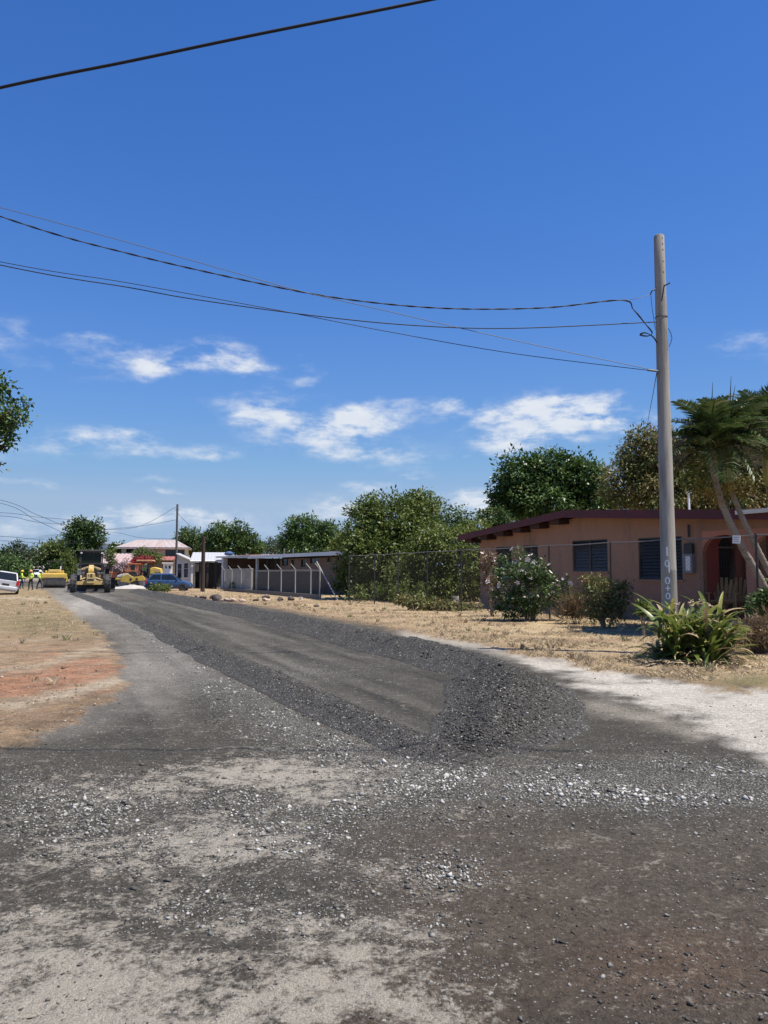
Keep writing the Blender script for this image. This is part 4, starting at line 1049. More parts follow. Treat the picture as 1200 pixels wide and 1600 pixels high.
def tree(name, label, px, d, lobes, n, kind, leaf=.16, trunk=.16, group=None, cat='tree', depth=.85, clump=.45, zcap=None, bark=None, **kw):
    """lobes in photo pixels: (x, y, rx, ry[, depth offset m]) at distance d"""
    b = Vector(((px - 600) / F * d, d, 0)); root = thing(name, label, cat, tuple(b), 0, group)
    k = d / F; W_ = []
    for q in lobes:
        dd = q[4] if len(q) > 4 else 0; c = at(q[0], q[1], d + dd) - b
        W_.append((c.x, c.y, c.z, q[2] * k * .93, q[2] * k * depth, q[3] * k * .93, 1.0))
    V, Fc, t, cc = leaf_cloud(W_, n, leaf, clump, **kw)
    V[:, 2] = np.maximum(V[:, 2], .03)
    me = quick_mesh('crown', V, Fc, 4); set_tint(me, t); link('crown', me, GREENS[kind], root)
    s = MB(); zc = min(w[2] - w[5] * .4 for w in W_)
    mean = Vector((np.mean([w[0] for w in W_]), np.mean([w[1] for w in W_]), 0)); fork = Vector((mean.x * .5, mean.y * .5, max(.5, zc * .85)))
    s.tube([(0, 0, -.2), (fork.x * .3, fork.y * .3, fork.z * .5), fork], [trunk * 1.25, trunk * .95, trunk * .8], 9)
    for w in W_:
        c = Vector(w[:3]); mid = fork.lerp(c, .5) + Vector((random.uniform(-.2, .2), random.uniform(-.2, .2), .1))
        s.tube([fork, mid, c + Vector((0, 0, w[5] * .3))], [trunk * .6, trunk * .42, trunk * .15], 6)
    for i in range(min(40, len(cc))):
        c = Vector(cc[i * len(cc) // 40 if len(cc) > 40 else i]); w = min(W_, key=lambda q: (Vector(q[:3]) - c).length); o = Vector(w[:3])
        s.tube([o.lerp(fork, .3), o.lerp(c, .5) + Vector((0, 0, -.05)), c], [trunk * .22, trunk * .14, .01], 5)
    s.build('trunk', bark or M_BARK, root, smooth=True)
    return root
# yard trees behind the front fence
tree('yard_tree', 'bushy olive-green tree leaning over the fence left of the peach house', 590, 45, [(612, 812, 62, 45), (585, 870, 62, 50, -1), (640, 860, 50, 45), (560, 850, 32, 34, -1), (600, 915, 60, 32, -.5), (655, 790, 30, 24, 1), (570, 800, 26, 20), (550, 905, 24, 34), (640, 905, 40, 36)], 38000, 'olive', .20, .16, clump=.42, per=20, shell=.3)
tree('yard_tree', 'sparse dark-leaved tree with open twigs behind the olive-green tree', 672, 52, [(655, 795, 26, 30), (690, 812, 34, 28), (725, 812, 22, 22), (670, 830, 50, 34)], 7000, 'mango', .20, .12, clump=.4, per=9, shell=.15)
tree('yard_tree', 'drooping yellow-green tree between the olive-green tree and the maroon eave', 705, 41, [(695, 850, 55, 34), (735, 850, 40, 40, 1), (665, 880, 45, 45), (720, 890, 52, 42), (690, 915, 55, 28), (760, 880, 25, 40, 1), (640, 915, 40, 30), (735, 920, 30, 24)], 30000, 'lime', .17, .12, clump=.34, per=18, shell=.25, droop=.7)
# behind the peach house
tree('mango_tree', 'dark glossy round-crowned tree behind the left half of the peach house', 855, 56, [(815, 750, 42, 42), (860, 742, 48, 40), (905, 752, 42, 42), (850, 785, 72, 40), (920, 790, 40, 32), (800, 790, 30, 28), (780, 775, 14, 16)], 30000, 'mango', .30, .3, clump=.62, per=22, shell=.5)
tree('mango_tree', 'large brownish flowering mango tree behind the concrete pole', 1040, 44, [(1010, 715, 48, 50), (985, 760, 48, 42), (1050, 730, 60, 60), (1100, 730, 60, 60), (1170, 740, 60, 70), (1040, 775, 80, 40), (1130, 780, 80, 40), (1230, 720, 60, 90)], 72000, 'brownish', .24, .3, clump=.55, per=24, shell=.5, aspect=.36, droop=.6)
tree('mango_tree', 'tree at the right edge rising behind the palm crowns', 1230, 48, [(1225, 680, 50, 60), (1270, 700, 60, 80)], 7000, 'mango', .28, .3, clump=.55)
tree('orange_tree', 'small green tree peeping over the roof slope left of the dark glossy tree', 760, 52, [(768, 810, 26, 18), (790, 822, 20, 16), (750, 832, 30, 18)], 5000, 'fresh', .2, .1, clump=.4)
# far row, left to right
tree('far_tree', 'rounded dull green tree farthest left behind the white car', 32, 125, [(30, 868, 24, 19), (10, 876, 22, 16), (45, 880, 18, 14)], 6000, 'far', .42, .3, clump=1.0)
tree('far_tree', 'low leafy tree filling the left edge behind the workers', -10, 95, [(5, 882, 34, 18), (-40, 876, 40, 26), (28, 890, 22, 12)], 6000, 'mango', .34, .2, clump=.7)
tree('far_tree', 'broad olive tree behind the yellow roller', 88, 118, [(80, 868, 24, 26), (100, 858, 26, 24), (79, 882, 12, 18), (102, 885, 24, 18), (115, 875, 25, 25)], 11000, 'olive', .4, .3, clump=.9)
tree('far_tree', 'tall open-crowned dark tree rising above the motor grader', 133, 96, [(122, 832, 18, 20), (142, 824, 16, 15), (150, 838, 12, 18), (130, 852, 24, 20), (118, 858, 14, 20), (145, 860, 14, 14), (128, 818, 12, 9)], 6200, 'mango', .36, .26, clump=.62, per=18)
tree('far_tree', 'small layered tree between the white building and the hipped roof', 184, 125, [(184, 853, 12, 8), (178, 860, 10, 8), (186, 865, 12, 6)], 1800, 'mango', .36, .18, clump=.6)
tree('far_tree', 'thin grey-green tree in front of the two-storey house', 232, 96, [(222, 866, 14, 10), (242, 870, 14, 9), (232, 876, 18, 8)], 2400, 'olive', .26, .12, clump=.5, per=8)
tree('far_tree', 'spindly young tree by the orange machine', 172, 92, [(170, 868, 9, 9), (175, 876, 7, 7)], 800, 'olive', .24, .08, clump=.4, per=7)
tree('far_tree', 'bright green smooth-domed tree right of the hipped roof', 298, 128, [(300, 843, 24, 17), (288, 852, 18, 16), (310, 856, 22, 14)], 6500, 'fresh', .4, .3, clump=.9)
tree('far_tree', 'tall dark tree behind the rusty roof', 352, 108, [(345, 836, 26, 20), (368, 832, 22, 17), (335, 852, 24, 18), (362, 852, 32, 18), (322, 845, 10, 14)], 9500, 'mango', .36, .3, clump=.7)
tree('far_tree', 'smaller dark tree right of the tall one behind the rusty roof', 392, 108, [(392, 848, 16, 16), (400, 858, 14, 12), (380, 856, 14, 12)], 3600, 'mango', .36, .2, clump=.6)
tree('far_tree', 'thin pale tree in the gap between the dark trees', 425, 128, [(424, 852, 16, 11), (432, 860, 20, 9)], 1900, 'far', .34, .15, clump=.6, per=8)
tree('far_tree', 'massive dark mango tree behind the long low house', 486, 92, [(475, 830, 32, 26), (500, 835, 28, 24), (455, 848, 20, 20), (520, 848, 24, 20), (485, 856, 48, 16)], 14000, 'mango', .34, .35, clump=.7, shell=.5)
tree('far_tree', 'light green tree between the massive mango and the olive yard tree', 535, 80, [(540, 852, 18, 18), (528, 862, 18, 12)], 3600, 'lime', .28, .15, clump=.5)
# distant wood along the horizon
def wood():
    P = []
    for az in np.arange(-64, 64, 1.1):
        d = random.uniform(230, 290); x = d * math.tan(R(az)) if abs(az) < 75 else 0; h = random.uniform(3.5, 7.5)
        P.append((x, d, h * .55, random.uniform(4, 9), 5, h * .55, 1))
    V, Fc, t, cc = leaf_cloud(P, 42000, 1.0, 1.5, per=16)
    V[:, 2] = np.maximum(V[:, 2], -.2)
    me = quick_mesh('distant_wood', V, Fc, 4); set_tint(me, t)
    tag(link('distant_wood', me, GREENS['far']), 'low distant belt of trees along the horizon', 'wood', kind='stuff')
wood()
# crown reaching in from the left edge
tree('almond_tree', 'tree with broad glossy leaves reaching in at the left edge of the sky', -150, 17, [(-20, 640, 62, 62), (-25, 600, 44, 30), (-12, 682, 28, 26), (-130, 640, 120, 110), (-110, 560, 80, 60), (22, 645, 20, 26), (8, 690, 14, 16), (-3, 728, 6, 6)], 14000, 'mango', .105, .14, clump=.20, aspect=.62, per=16, shell=.3)

def leafy(name, label, px, py_base, d, lobes, n, kind, leaf, clump, stems=10, group=None, cat='shrub', flowers=None, stem_m=None, **kw):
    b = Vector(((px - 600) / F * d, d, 0)); root = thing(name, label, cat, tuple(b), 0, group); k = d / F; W_ = []
    for q in lobes:
        dd = q[4] if len(q) > 4 else 0; c = at(q[0], q[1], d + dd) - b; W_.append((c.x, c.y, c.z, q[2] * k, q[2] * k * .8, q[3] * k, 1))
    V, Fc, t, cc = leaf_cloud(W_, n, leaf, clump, **kw); V[:, 2] = np.maximum(V[:, 2], .02)
    me = quick_mesh('foliage', V, Fc, 4); set_tint(me, t); link('foliage', me, GREENS[kind], root)
    s = MB()
    for i in range(stems):
        c = Vector(cc[i % len(cc)]); c.z = max(c.z, .2); s.tube([(c.x * .15, c.y * .15, -.05), (c.x * .5, c.y * .5, c.z * .55), c], [.018, .013, .005], 5)
    s.build('stem', stem_m or mat('pale_stems', (.30, .24, .18), .9), root)
    if flowers:
        m, num, fs = flowers; fm = MB()
        for q in (0,):
            for j in range(5):
                a = 2 * math.pi * j / 5; fm.add([(0, 0, 0), (fs * math.cos(a - .5), fs * math.sin(a - .5), fs * .35), (fs * 1.25 * math.cos(a), fs * 1.25 * math.sin(a), fs * .3), (fs * math.cos(a + .5), fs * math.sin(a + .5), fs * .35)], [(0, 1, 2, 3)])
        fme = fm.mesh('flower', m)
        vis = [c for c in cc if c[1] < .3 and c[2] > .6 or c[2] > 1.4]
        for i in range(num):
            base = vis[rng.integers(len(vis))]
            for _ in range(1):
                p = Vector(base) + Vector((rng.normal(0, .07), -.12 + rng.normal(0, .06), .12 + rng.normal(0, .07)))
                o = link('flower', fme, None, root); o.location = p; o.rotation_euler = (R(40) + rng.normal(0, .5), rng.normal(0, .5), rng.uniform(0, 6.3)); sc = rng.uniform(.8, 1.5); o.scale = (sc, sc, sc)
    return root
M_PETAL = mat('pale_pink_petals', (.74, .62, .64), .6, .1, 12)
leafy('flowering_shrub', 'tall shrub with pale pink-white flowers at the fence before the peach house', 825, 965, 24.5, [(815, 890, 45, 26), (795, 920, 28, 40), (835, 930, 40, 38), (870, 925, 24, 28), (850, 900, 20, 20), (810, 950, 40, 18)], 7500, 'fresh', .10, .17, 16, flowers=(M_PETAL, 74, .055), per=16, shell=.2)
leafy('flowering_shrub', 'thin shrub of dry whitish blossoms left of the big flowering shrub', 768, 950, 27, [(768, 900, 12, 36), (760, 880, 12, 16), (775, 930, 10, 20)], 900, 'dry', .10, .14, 10, flowers=(mat('dry_petals', (.60, .52, .44), .8), 26, .06), per=8)
leafy('round_bush', 'round brownish-green bush under the sliding window behind the fence', 945, 970, 21.5, [(945, 935, 38, 32), (925, 915, 22, 16), (965, 925, 22, 20), (945, 955, 36, 18)], 5200, 'brownish', .085, .14, 14, per=16, shell=.25)
leafy('dry_grass_clump', 'tuft of dry reddish-brown grass between the flowering shrub and the round bush', 895, 968, 23, [(895, 950, 16, 20), (905, 958, 14, 14), (885, 962, 14, 10)], 1200, 'dry', .28, .12, 6, aspect=.08, per=10, droop=-.9)
leafy('weed_tuft', 'low dry weeds along the foot of the fence below the yellow-green tree', 690, 950, 31.5, [(670, 943, 36, 10), (715, 948, 34, 9), (640, 938, 24, 8)], 2600, 'brownish', .13, .14, 8, per=8)
leafy('weed_tuft', 'shadowed undergrowth behind the fence below the olive-green tree', 590, 940, 42, [(580, 925, 40, 14), (620, 925, 30, 14), (640, 925, 40, 16, -2)], 3600, 'olive', .16, .2, 6, per=12)
leafy('brush_pile', 'heap of dry brown cuttings at the right edge behind the strap-leaved plant', 1185, 1000, 14.6, [(1175, 990, 40, 20), (1215, 985, 40, 26), (1160, 1000, 26, 10)], 2600, 'dry', .16, .16, 60, aspect=.1, per=14, cat='brush', stem_m=mat('grey_twigs', (.15, .11, .085), .95))
leafy('low_bush', 'green bush at the right edge below the leaning palm trunks', 1195, 960, 17.2, [(1190, 945, 22, 22), (1215, 940, 30, 30)], 1700, 'fresh', .11, .16, 8, per=14)
leafy('yellow_weed', 'small yellow-green weed at the fence left of the concrete pole', 1003, 965, 18.5, [(1003, 950, 8, 10)], 260, 'lime', .12, .1, 4, per=8)
leafy('pale_shrub', 'small pale shrub behind the grey-post fence of the long low house', 460, 925, 54, [(460, 918, 10, 8), (468, 922, 7, 6)], 500, 'olive', .16, .2, 5, per=8)
leafy('pale_shrub', 'weedy shrub against the mossy block wall', 386, 925, 64, [(386, 918, 7, 7), (366, 917, 8, 8)], 420, 'olive', .16, .2, 5, per=8)
leafy('roadside_bush', 'dry yellowish bush in front of the blue hatchback', 252, 925, 58, [(248, 918, 11, 5), (258, 919, 9, 4), (240, 920, 7, 4)], 420, 'lime', .2, .22, 8, per=9)
leafy('bougainvillea', 'crimson bougainvillea beside the two-storey house', 225, 890, 93, [(226, 874, 13, 5), (213, 879, 9, 4)], 800, 'bougain', .24, .35, 6, per=10)
leafy('bougainvillea', 'pale pink bougainvillea left of the crimson one', 192, 892, 91, [(196, 879, 6, 4), (188, 886, 8, 5)], 600, 'pinkwhite', .22, .3, 6, per=9)
leafy('hedge', 'dark low hedge behind the yellow roller and the workers', 60, 905, 115, [(12, 892, 28, 12), (86, 890, 12, 12), (104, 892, 14, 12)], 4500, 'mango', .4, .6, 4, cat='hedge')
leafy('banana_plant', 'shaggy green shrub by the grader cab', 106, 895, 90, [(106, 873, 8, 12), (108, 888, 10, 12)], 1200, 'lime', .4, .4, 4, aspect=.2, per=10)

# ------------------------------------------------------------------ palms by the porch
M_FROND = leafmat('palm_leaflets', [(0, (.025, .05, .015)), (.5, (.06, .10, .028)), (.8, (.12, .14, .05)), (1, (.36, .29, .20))], .35, .25)
M_PTRUNK = mat('ringed_palm_trunk', (.27, .235, .19), .9, .25, 3, bump=.6, bscale=9, stretch=(1, 1, 6), dirt=(.12, .09, .06), dscale=3)
M_SHAFT = mat('palm_crownshaft', (.27, .26, .09), .5, .2, 3)
M_SHAFTG = mat('grey_crownshaft', (.20, .17, .15), .6, .2, 3)
def frond_mesh(L, seed, dry=0.0):
    r_ = np.random.default_rng(seed); V = []; Fc = []; T = []
    n = 52; arch = .56
    def rach(t): return np.array((0, L * (t - .12 * t * t), L * (.42 * t - arch * 1.25 * t * t)))
    for i in range(14):                       # rachis as a thin 3-sided rib
        a, b = rach(i / 14), rach((i + 1) / 14); w = .022 * (1 - i / 15) + .004; o = len(V)
        V += [a + (-w, 0, 0), a + (w, 0, 0), a + (0, 0, w), b + (-w, 0, 0), b + (w, 0, 0), b + (0, 0, w)]; T += [.75] * 6
        Fc += [(o, o + 1, o + 4, o + 3), (o + 1, o + 2, o + 5, o + 4), (o + 2, o, o + 3, o + 5)]
    for i in range(n):
        t = .12 + .88 * (i + .5) / n; p = rach(t); tg = rach(min(1, t + .02)) - rach(t - .02); tg /= np.linalg.norm(tg)
        ll = L * .34 * (math.sin(math.pi * (.12 + .83 * t)) ** .7) * r_.uniform(.85, 1.1)
        for sx in (-1, 1):
            d = np.array((sx * .85, 0, 0)) + tg * .62 + np.array((0, 0, .42 + r_.normal(0, .10))); d /= np.linalg.norm(d)
            m = p + d * ll * .5; e = p + d * ll * .92 + np.array((0, 0, -ll * r_.uniform(.18, .42))); w = np.cross(d, (sx * .2, .3, 1)); w = w / np.linalg.norm(w) * L * .0115
            o = len(V); V += [p - w * .5, p + w * .5, m + w, m - w, e]; tv = np.clip(r_.beta(2, 2.6) + dry, 0, 1); T += [tv] * 5
            Fc += [(o, o + 1, o + 2, o + 3), (o + 3, o + 2, o + 4, o + 4)]
    F4 = [f if len(set(f)) == 4 else f for f in Fc]
    me = bpy.data.meshes.new('frond'); me.from_pydata([tuple(v) for v in V], [], [tuple(dict.fromkeys(f)) for f in F4]); set_tint(me, T); me.materials.append(M_FROND); me.update()
    return me
FRONDS = [frond_mesh(1.0, 3), frond_mesh(1.0, 5, .1), frond_mesh(1.0, 8, .35)]
def palm(label, pix, d, r0, crown_px, shaft_px, nfr, L, shaft_m, spear=0, fruits=None):
    pts = [at(x, y, d + k) for x, y, k in pix]; base = Vector((pts[0].x, pts[0].y, 0)); root = thing('palm', label, 'palm', tuple(base), 0, 'palms by the porch')
    s = MB(); P = [p - base for p in pts]; P[0].z = -.1
    fine = []; rr = []
    for i in range(len(P) - 1):
        for k in range(10): t = k / 10; fine.append(P[i].lerp(P[i + 1], t)); rr.append(r0 * (1.15 - .35 * (i + t) / len(P)) * (1.07 if k % 2 else .96))
    fine.append(P[-1]); rr.append(r0 * .8)
    s.tube(fine, rr, 12); s.build('trunk', M_PTRUNK, root, smooth=True)
    sh = [at(x, y, d + pix[-1][2]) - base for x, y in shaft_px]; top = sh[-1]
    s = MB(); s.tube([P[-1], sh[0].lerp(sh[-1], .15), sh[0].lerp(sh[-1], .5), sh[-1]], [r0 * .85, r0 * 1.15, r0 * 1.0, r0 * .6], 12); s.build('crownshaft', shaft_m, root, smooth=True)
    for i in range(nfr):
        o = link('frond', FRONDS[0 if i < nfr * .6 else (i % 3)], None, root); a = i * 2.39996 + 1.0; lev = (i + .5) / nfr
        o.location = top + Vector((0, 0, -.05)); sc = L * random.uniform(.85, 1.1); o.scale = (sc, sc, sc)
        o.rotation_euler = Matrix.Rotation(a, 3, 'Z').to_4x4().to_3x3().__matmul__(Matrix.Rotation(R(84 - 108 * lev + random.uniform(-9, 9)), 3, 'X')).to_euler()
    for i in range(spear):
        s = MB(); s.tube([top, top + Vector((.05 + .04 * i, 0, 1.0)), top + Vector((.10 + .1 * i, .0, 1.75 - .25 * i))], [.028, .02, .004], 6); s.build('spear_leaf', mat('spear_leaf', (.06, .075, .04), .6), root)
    if fruits:
        for (fx, fy) in fruits:
            c = at(fx, fy, d + pix[-1][2] - .25) - base; V, Fc, t, cc = leaf_cloud([(c.x, c.y, c.z, .34, .28, .26, 1)], 420, .11, .10, aspect=.10, per=8, shell=.1)
            me = quick_mesh('fruit_stalk', V, Fc, 4); set_tint(me, t); link('fruit_stalk', me, MATS['fruit'], root)['kind'] = 'stuff'
    return root
leafmat('fruit', [(0, (.10, .06, .015)), (.5, (.26, .17, .03)), (1, (.42, .33, .08))], .7, .2)
palm('leaning palm with swollen grey crownshaft, leftmost by the porch', [(1222, 965, 0), (1190, 908, -.1), (1162, 860, -.2), (1140, 815, -.3), (1127, 785, -.3), (1119, 755, -.3)], 19.6, .085, (1112, 690), [(1117, 742), (1111, 703)], 32, 1.6, M_SHAFTG, 1, [(1098, 768), (1122, 775)])
palm('middle leaning palm with slim green-yellow crownshaft', [(1236, 960, .3), (1205, 900, .3), (1182, 855, .2), (1162, 815, .1), (1152, 790, .1), (1143, 768, .1)], 19.9, .072, (1140, 700), [(1141, 745), (1140, 690)], 32, 1.6, M_SHAFT, 2, [(1160, 765), (1145, 760)])
palm('rightmost leaning palm at the edge of the frame', [(1262, 965, .8), (1240, 900, .8), (1222, 850, .7), (1208, 800, .7), (1200, 760, .7)], 20.4, .08, (1190, 690), [(1198, 735), (1193, 680)], 30, 1.7, M_SHAFT, 0, [(1210, 770)])
# palm('short far palm beside the motor grader cab', [(108, 905, 0), (107, 880, 0), (107, 873, 0)], 88, .16, (107, 860), [(107, 872), (107, 866)], 10, 1.5, M_SHAFTG)

# banana leaves above the roof slope
def banana():
    b = at(756, 905, 38); b.z = 0; root = thing('banana_plant', 'banana plant with torn upright leaves behind the lower end of the maroon roof', 'plant', tuple(b))
    s = MB(); s.tube([(0, 0, -.1), (.02, 0, 1.6), (.0, 0, 2.6)], [.14, .11, .07], 10); s.build('stem', mat('banana_stem', (.16, .15, .06), .7), root, smooth=True)
    m = leafmat('banana_leaf', [(0, (.06, .10, .03)), (1, (.2, .24, .09))], .4, .3)
    for (dx, dz, L) in ((-.75, 1.35, 1.5), (-.2, 1.6, 1.5), (.35, 1.5, 1.4), (.9, 1.0, 1.3), (-1.1, .5, 1.2)):
        V = []; Fc = []; T = []; n = 14
        for i in range(n + 1):
            t = i / n; c = Vector((dx * t * (1 + .3 * t), -.1 * t, 2.5 + dz * t * (1.15 - .45 * t * t))); w = .24 * math.sin(math.pi * min(1, .08 + .9 * t)) ** .6
            V += [tuple(c + Vector((-.3 * w, -w, .35 * w * random.uniform(.5, 1.2)))), tuple(c), tuple(c + Vector((.3 * w, w, .35 * w * random.uniform(.5, 1.2))))]; T += [random.random()] * 3
            if i: o = i * 3; Fc += [(o - 3, o - 2, o + 1, o), (o - 2, o - 1, o + 2, o + 1)]
        me = bpy.data.meshes.new('leaf'); me.from_pydata(V, [], Fc); set_tint(me, T); link('leaf', me, m, root)
banana()

# ------------------------------------------------------------------ strap-leaved plant round the concrete pole
def strap_plant():
    c = at(1078, 1033, 13.3); c.z = 0; root = thing('strap_leaf_plant', 'big clump of arching strap leaves, green and yellowed, at the foot of the concrete pole', 'plant', tuple(c))
    mats = [leafmat('strap_green', [(0, (.065, .10, .018)), (1, (.17, .22, .045))], .35, .35), leafmat('strap_yellowing', [(0, (.22, .23, .05)), (1, (.44, .40, .15))], .45, .3), leafmat('strap_dry', [(0, (.24, .17, .09)), (1, (.46, .36, .21))], .8, .2)]
    lib = []
    for k in range(9):
        r_ = random.Random(k + 50); L = r_.uniform(.95, 1.32); bend = r_.uniform(.5, 1.25); n = 12; V = []; Fc = []; T = []; x = z = 0.0; ang = R(86); hw0 = r_.uniform(.036, .05); tw = r_.uniform(-.25, .25)
        for i in range(n + 1):
            t = i / n; w = hw0 * (math.sin(math.pi * min(1, (.18 + .82 * t))) ** .55 if t < .999 else .02); f = .5 + .35 * t
            V += [(x, -w, z + w * f * .6 + tw * t * w), (x, 0, z), (x, w, z + w * f * .6 - tw * t * w)]; T += [.3 + .5 * t * r_.random()] * 3
            if i: o = i * 3; Fc += [(o - 3, o - 2, o + 1, o), (o - 2, o - 1, o + 2, o + 1)]
            a = ang - bend * 1.9 * t ** 1.4; x += L / n * math.cos(a); z += L / n * math.sin(a)
        row = []
        for m in mats:
            me = bpy.data.meshes.new('leaf'); me.from_pydata(V, [], Fc); set_tint(me, T); me.materials.append(m); me.shade_smooth(); row.append(me)
        lib.append(row)
    for i in range(340):
        # several crowns make up the clump
        k = random.randrange(11); cx, cy = ((-.38, .2), (-.15, .15), (.15, .2), (.36, .12), (.05, -.22), (-.28, -.12), (.34, -.22), (.48, -.05), (-.05, .4), (.2, -.36), (.0, .0))[k]
        young = random.random(); dry = random.random() < (.30 if young < .45 else .08); mi = 2 if dry else (1 if random.random() < .30 else 0)
        o = link('leaf', lib[random.randrange(9)][mi], None, root)
        out = R(random.uniform(30, 60)) if young < .35 else R(random.uniform(0, 24))
        zs_ = .0 if young < .5 else random.uniform(.05, .42)
        o.location = (cx + random.uniform(-.08, .08), cy + random.uniform(-.08, .08), zs_); sc = random.uniform(.58, .92) * (1.0 if young > .3 else .9); o.scale = (sc, sc * random.uniform(.9, 1.35), sc)
        o.rotation_euler = (random.uniform(-.3, .3), out, random.uniform(0, 6.283))
    for i in range(7):
        x = random.uniform(-.2, .9); s = MB(); h = random.uniform(.85, 1.15); s.tube([(x * .7, .1, .2), (x * .9, .1, h * .7), (x, .1, h)], [.012, .009, .006], 5)
        for j in range(5): a = j * 1.25; s.tube([(x, .1, h), (x + .05 * math.cos(a), .1 + .05 * math.sin(a), h + random.uniform(-.02, .05))], [.006, .012], 4)
        s.build('flower_stalk', mat('dry_flower_stalk', (.42, .30, .22), .9), root)
    return root
strap_plant()
V, Fc, t, cc = leaf_cloud([(at(1110, 1045, 12.9).x, 12.9, .03, .75, .35, .05, 1), (at(1040, 1040, 13.1).x, 13.0, .03, .5, .3, .04, 1)], 900, .22, .2, aspect=.12, per=6, shell=.1)
V[:, 2] = np.clip(V[:, 2], .015, .11); me = quick_mesh('leaf_litter', V, Fc, 4); set_tint(me, t); tag(link('leaf_litter', me, leafmat('straw_litter', [(0, (.2, .13, .07)), (1, (.62, .52, .32))], .85, .1)), 'fallen straw-dry leaves around the strap-leaved plant', 'leaf litter', kind='stuff')

# ------------------------------------------------------------------ neighbouring buildings
M_ZINC = mat('pale_zinc_sheet', (.48, .48, .47), .5, .08, 2, metal=.1)
M_RUSTY = mat('rusty_zinc_sheet', (.26, .15, .12), .8, .25, 1.5, dirt=(.36, .32, .30), dscale=.9, stretch=(1, .25, 1))
M_BLOCK = mat('mossy_block_wall', (.36, .35, .30), .95, .2, 1.5, bump=.3, bscale=20, dirt=(.17, .17, .14), dscale=.9)
M_GREYBLOCK = mat('grey_block_wall', (.05, .05, .05), .95, .15, 2, bump=.3, bscale=20)
M_BROWNWALL = mat('brown_plaster', (.20, .145, .115), .95, .2, 1.5, dirt=(.12, .09, .075), dscale=.8)
M_DARKIN = mat('dark_interior', (.012, .012, .013), .9)
def corrugated(mb, x0, x1, ya, za, yb, zb, pitch=.35, amp=.05):
    n = max(2, int((x1 - x0) / pitch * 2)); vs = []; fs = []
    for i in range(n + 1):
        x = x0 + (x1 - x0) * i / n; dz = amp if i % 2 else 0
        vs += [(x, ya, za + dz), (x, yb, zb + dz), (x, ya, za - .06), (x, yb, zb - .06)]
    for i in range(n):
        o = i * 4; fs += [(o, o + 4, o + 5, o + 1), (o + 2, o + 3, o + 7, o + 6), (o, o + 2, o + 6, o + 4), (o + 1, o + 5, o + 7, o + 3)]
    fs += [(0, 1, 3, 2), (n * 4, n * 4 + 2, n * 4 + 3, n * 4 + 1)]
    return mb.add(vs, fs)
def window(parent, x0, x1, z0, z1, y, fm=M_WHITE, gm=M_GLASS, nx=2, nz=1):
    w = MB(); t = .05
    w.box(x0, x1, y - .03, y - .002, z0, z0 + t); w.box(x0, x1, y - .03, y - .002, z1 - t, z1)
    for i in range(nx + 1):
        a = x0 + (x1 - x0 - t) * i / nx; w.box(a, a + t, y - .028, y - .003, z0 + t + .001, z1 - t - .001)
    o = w.build('window', fm, parent); cw = (x1 - x0 - t) / nx
    for i in range(nx):
        p = MB(); p.box(x0 + t + cw * i + .002, x0 + cw * (i + 1) - .002, y - .016, y - .004, z0 + t + .002, z1 - t - .002); p.build('pane', gm, o)
    return o
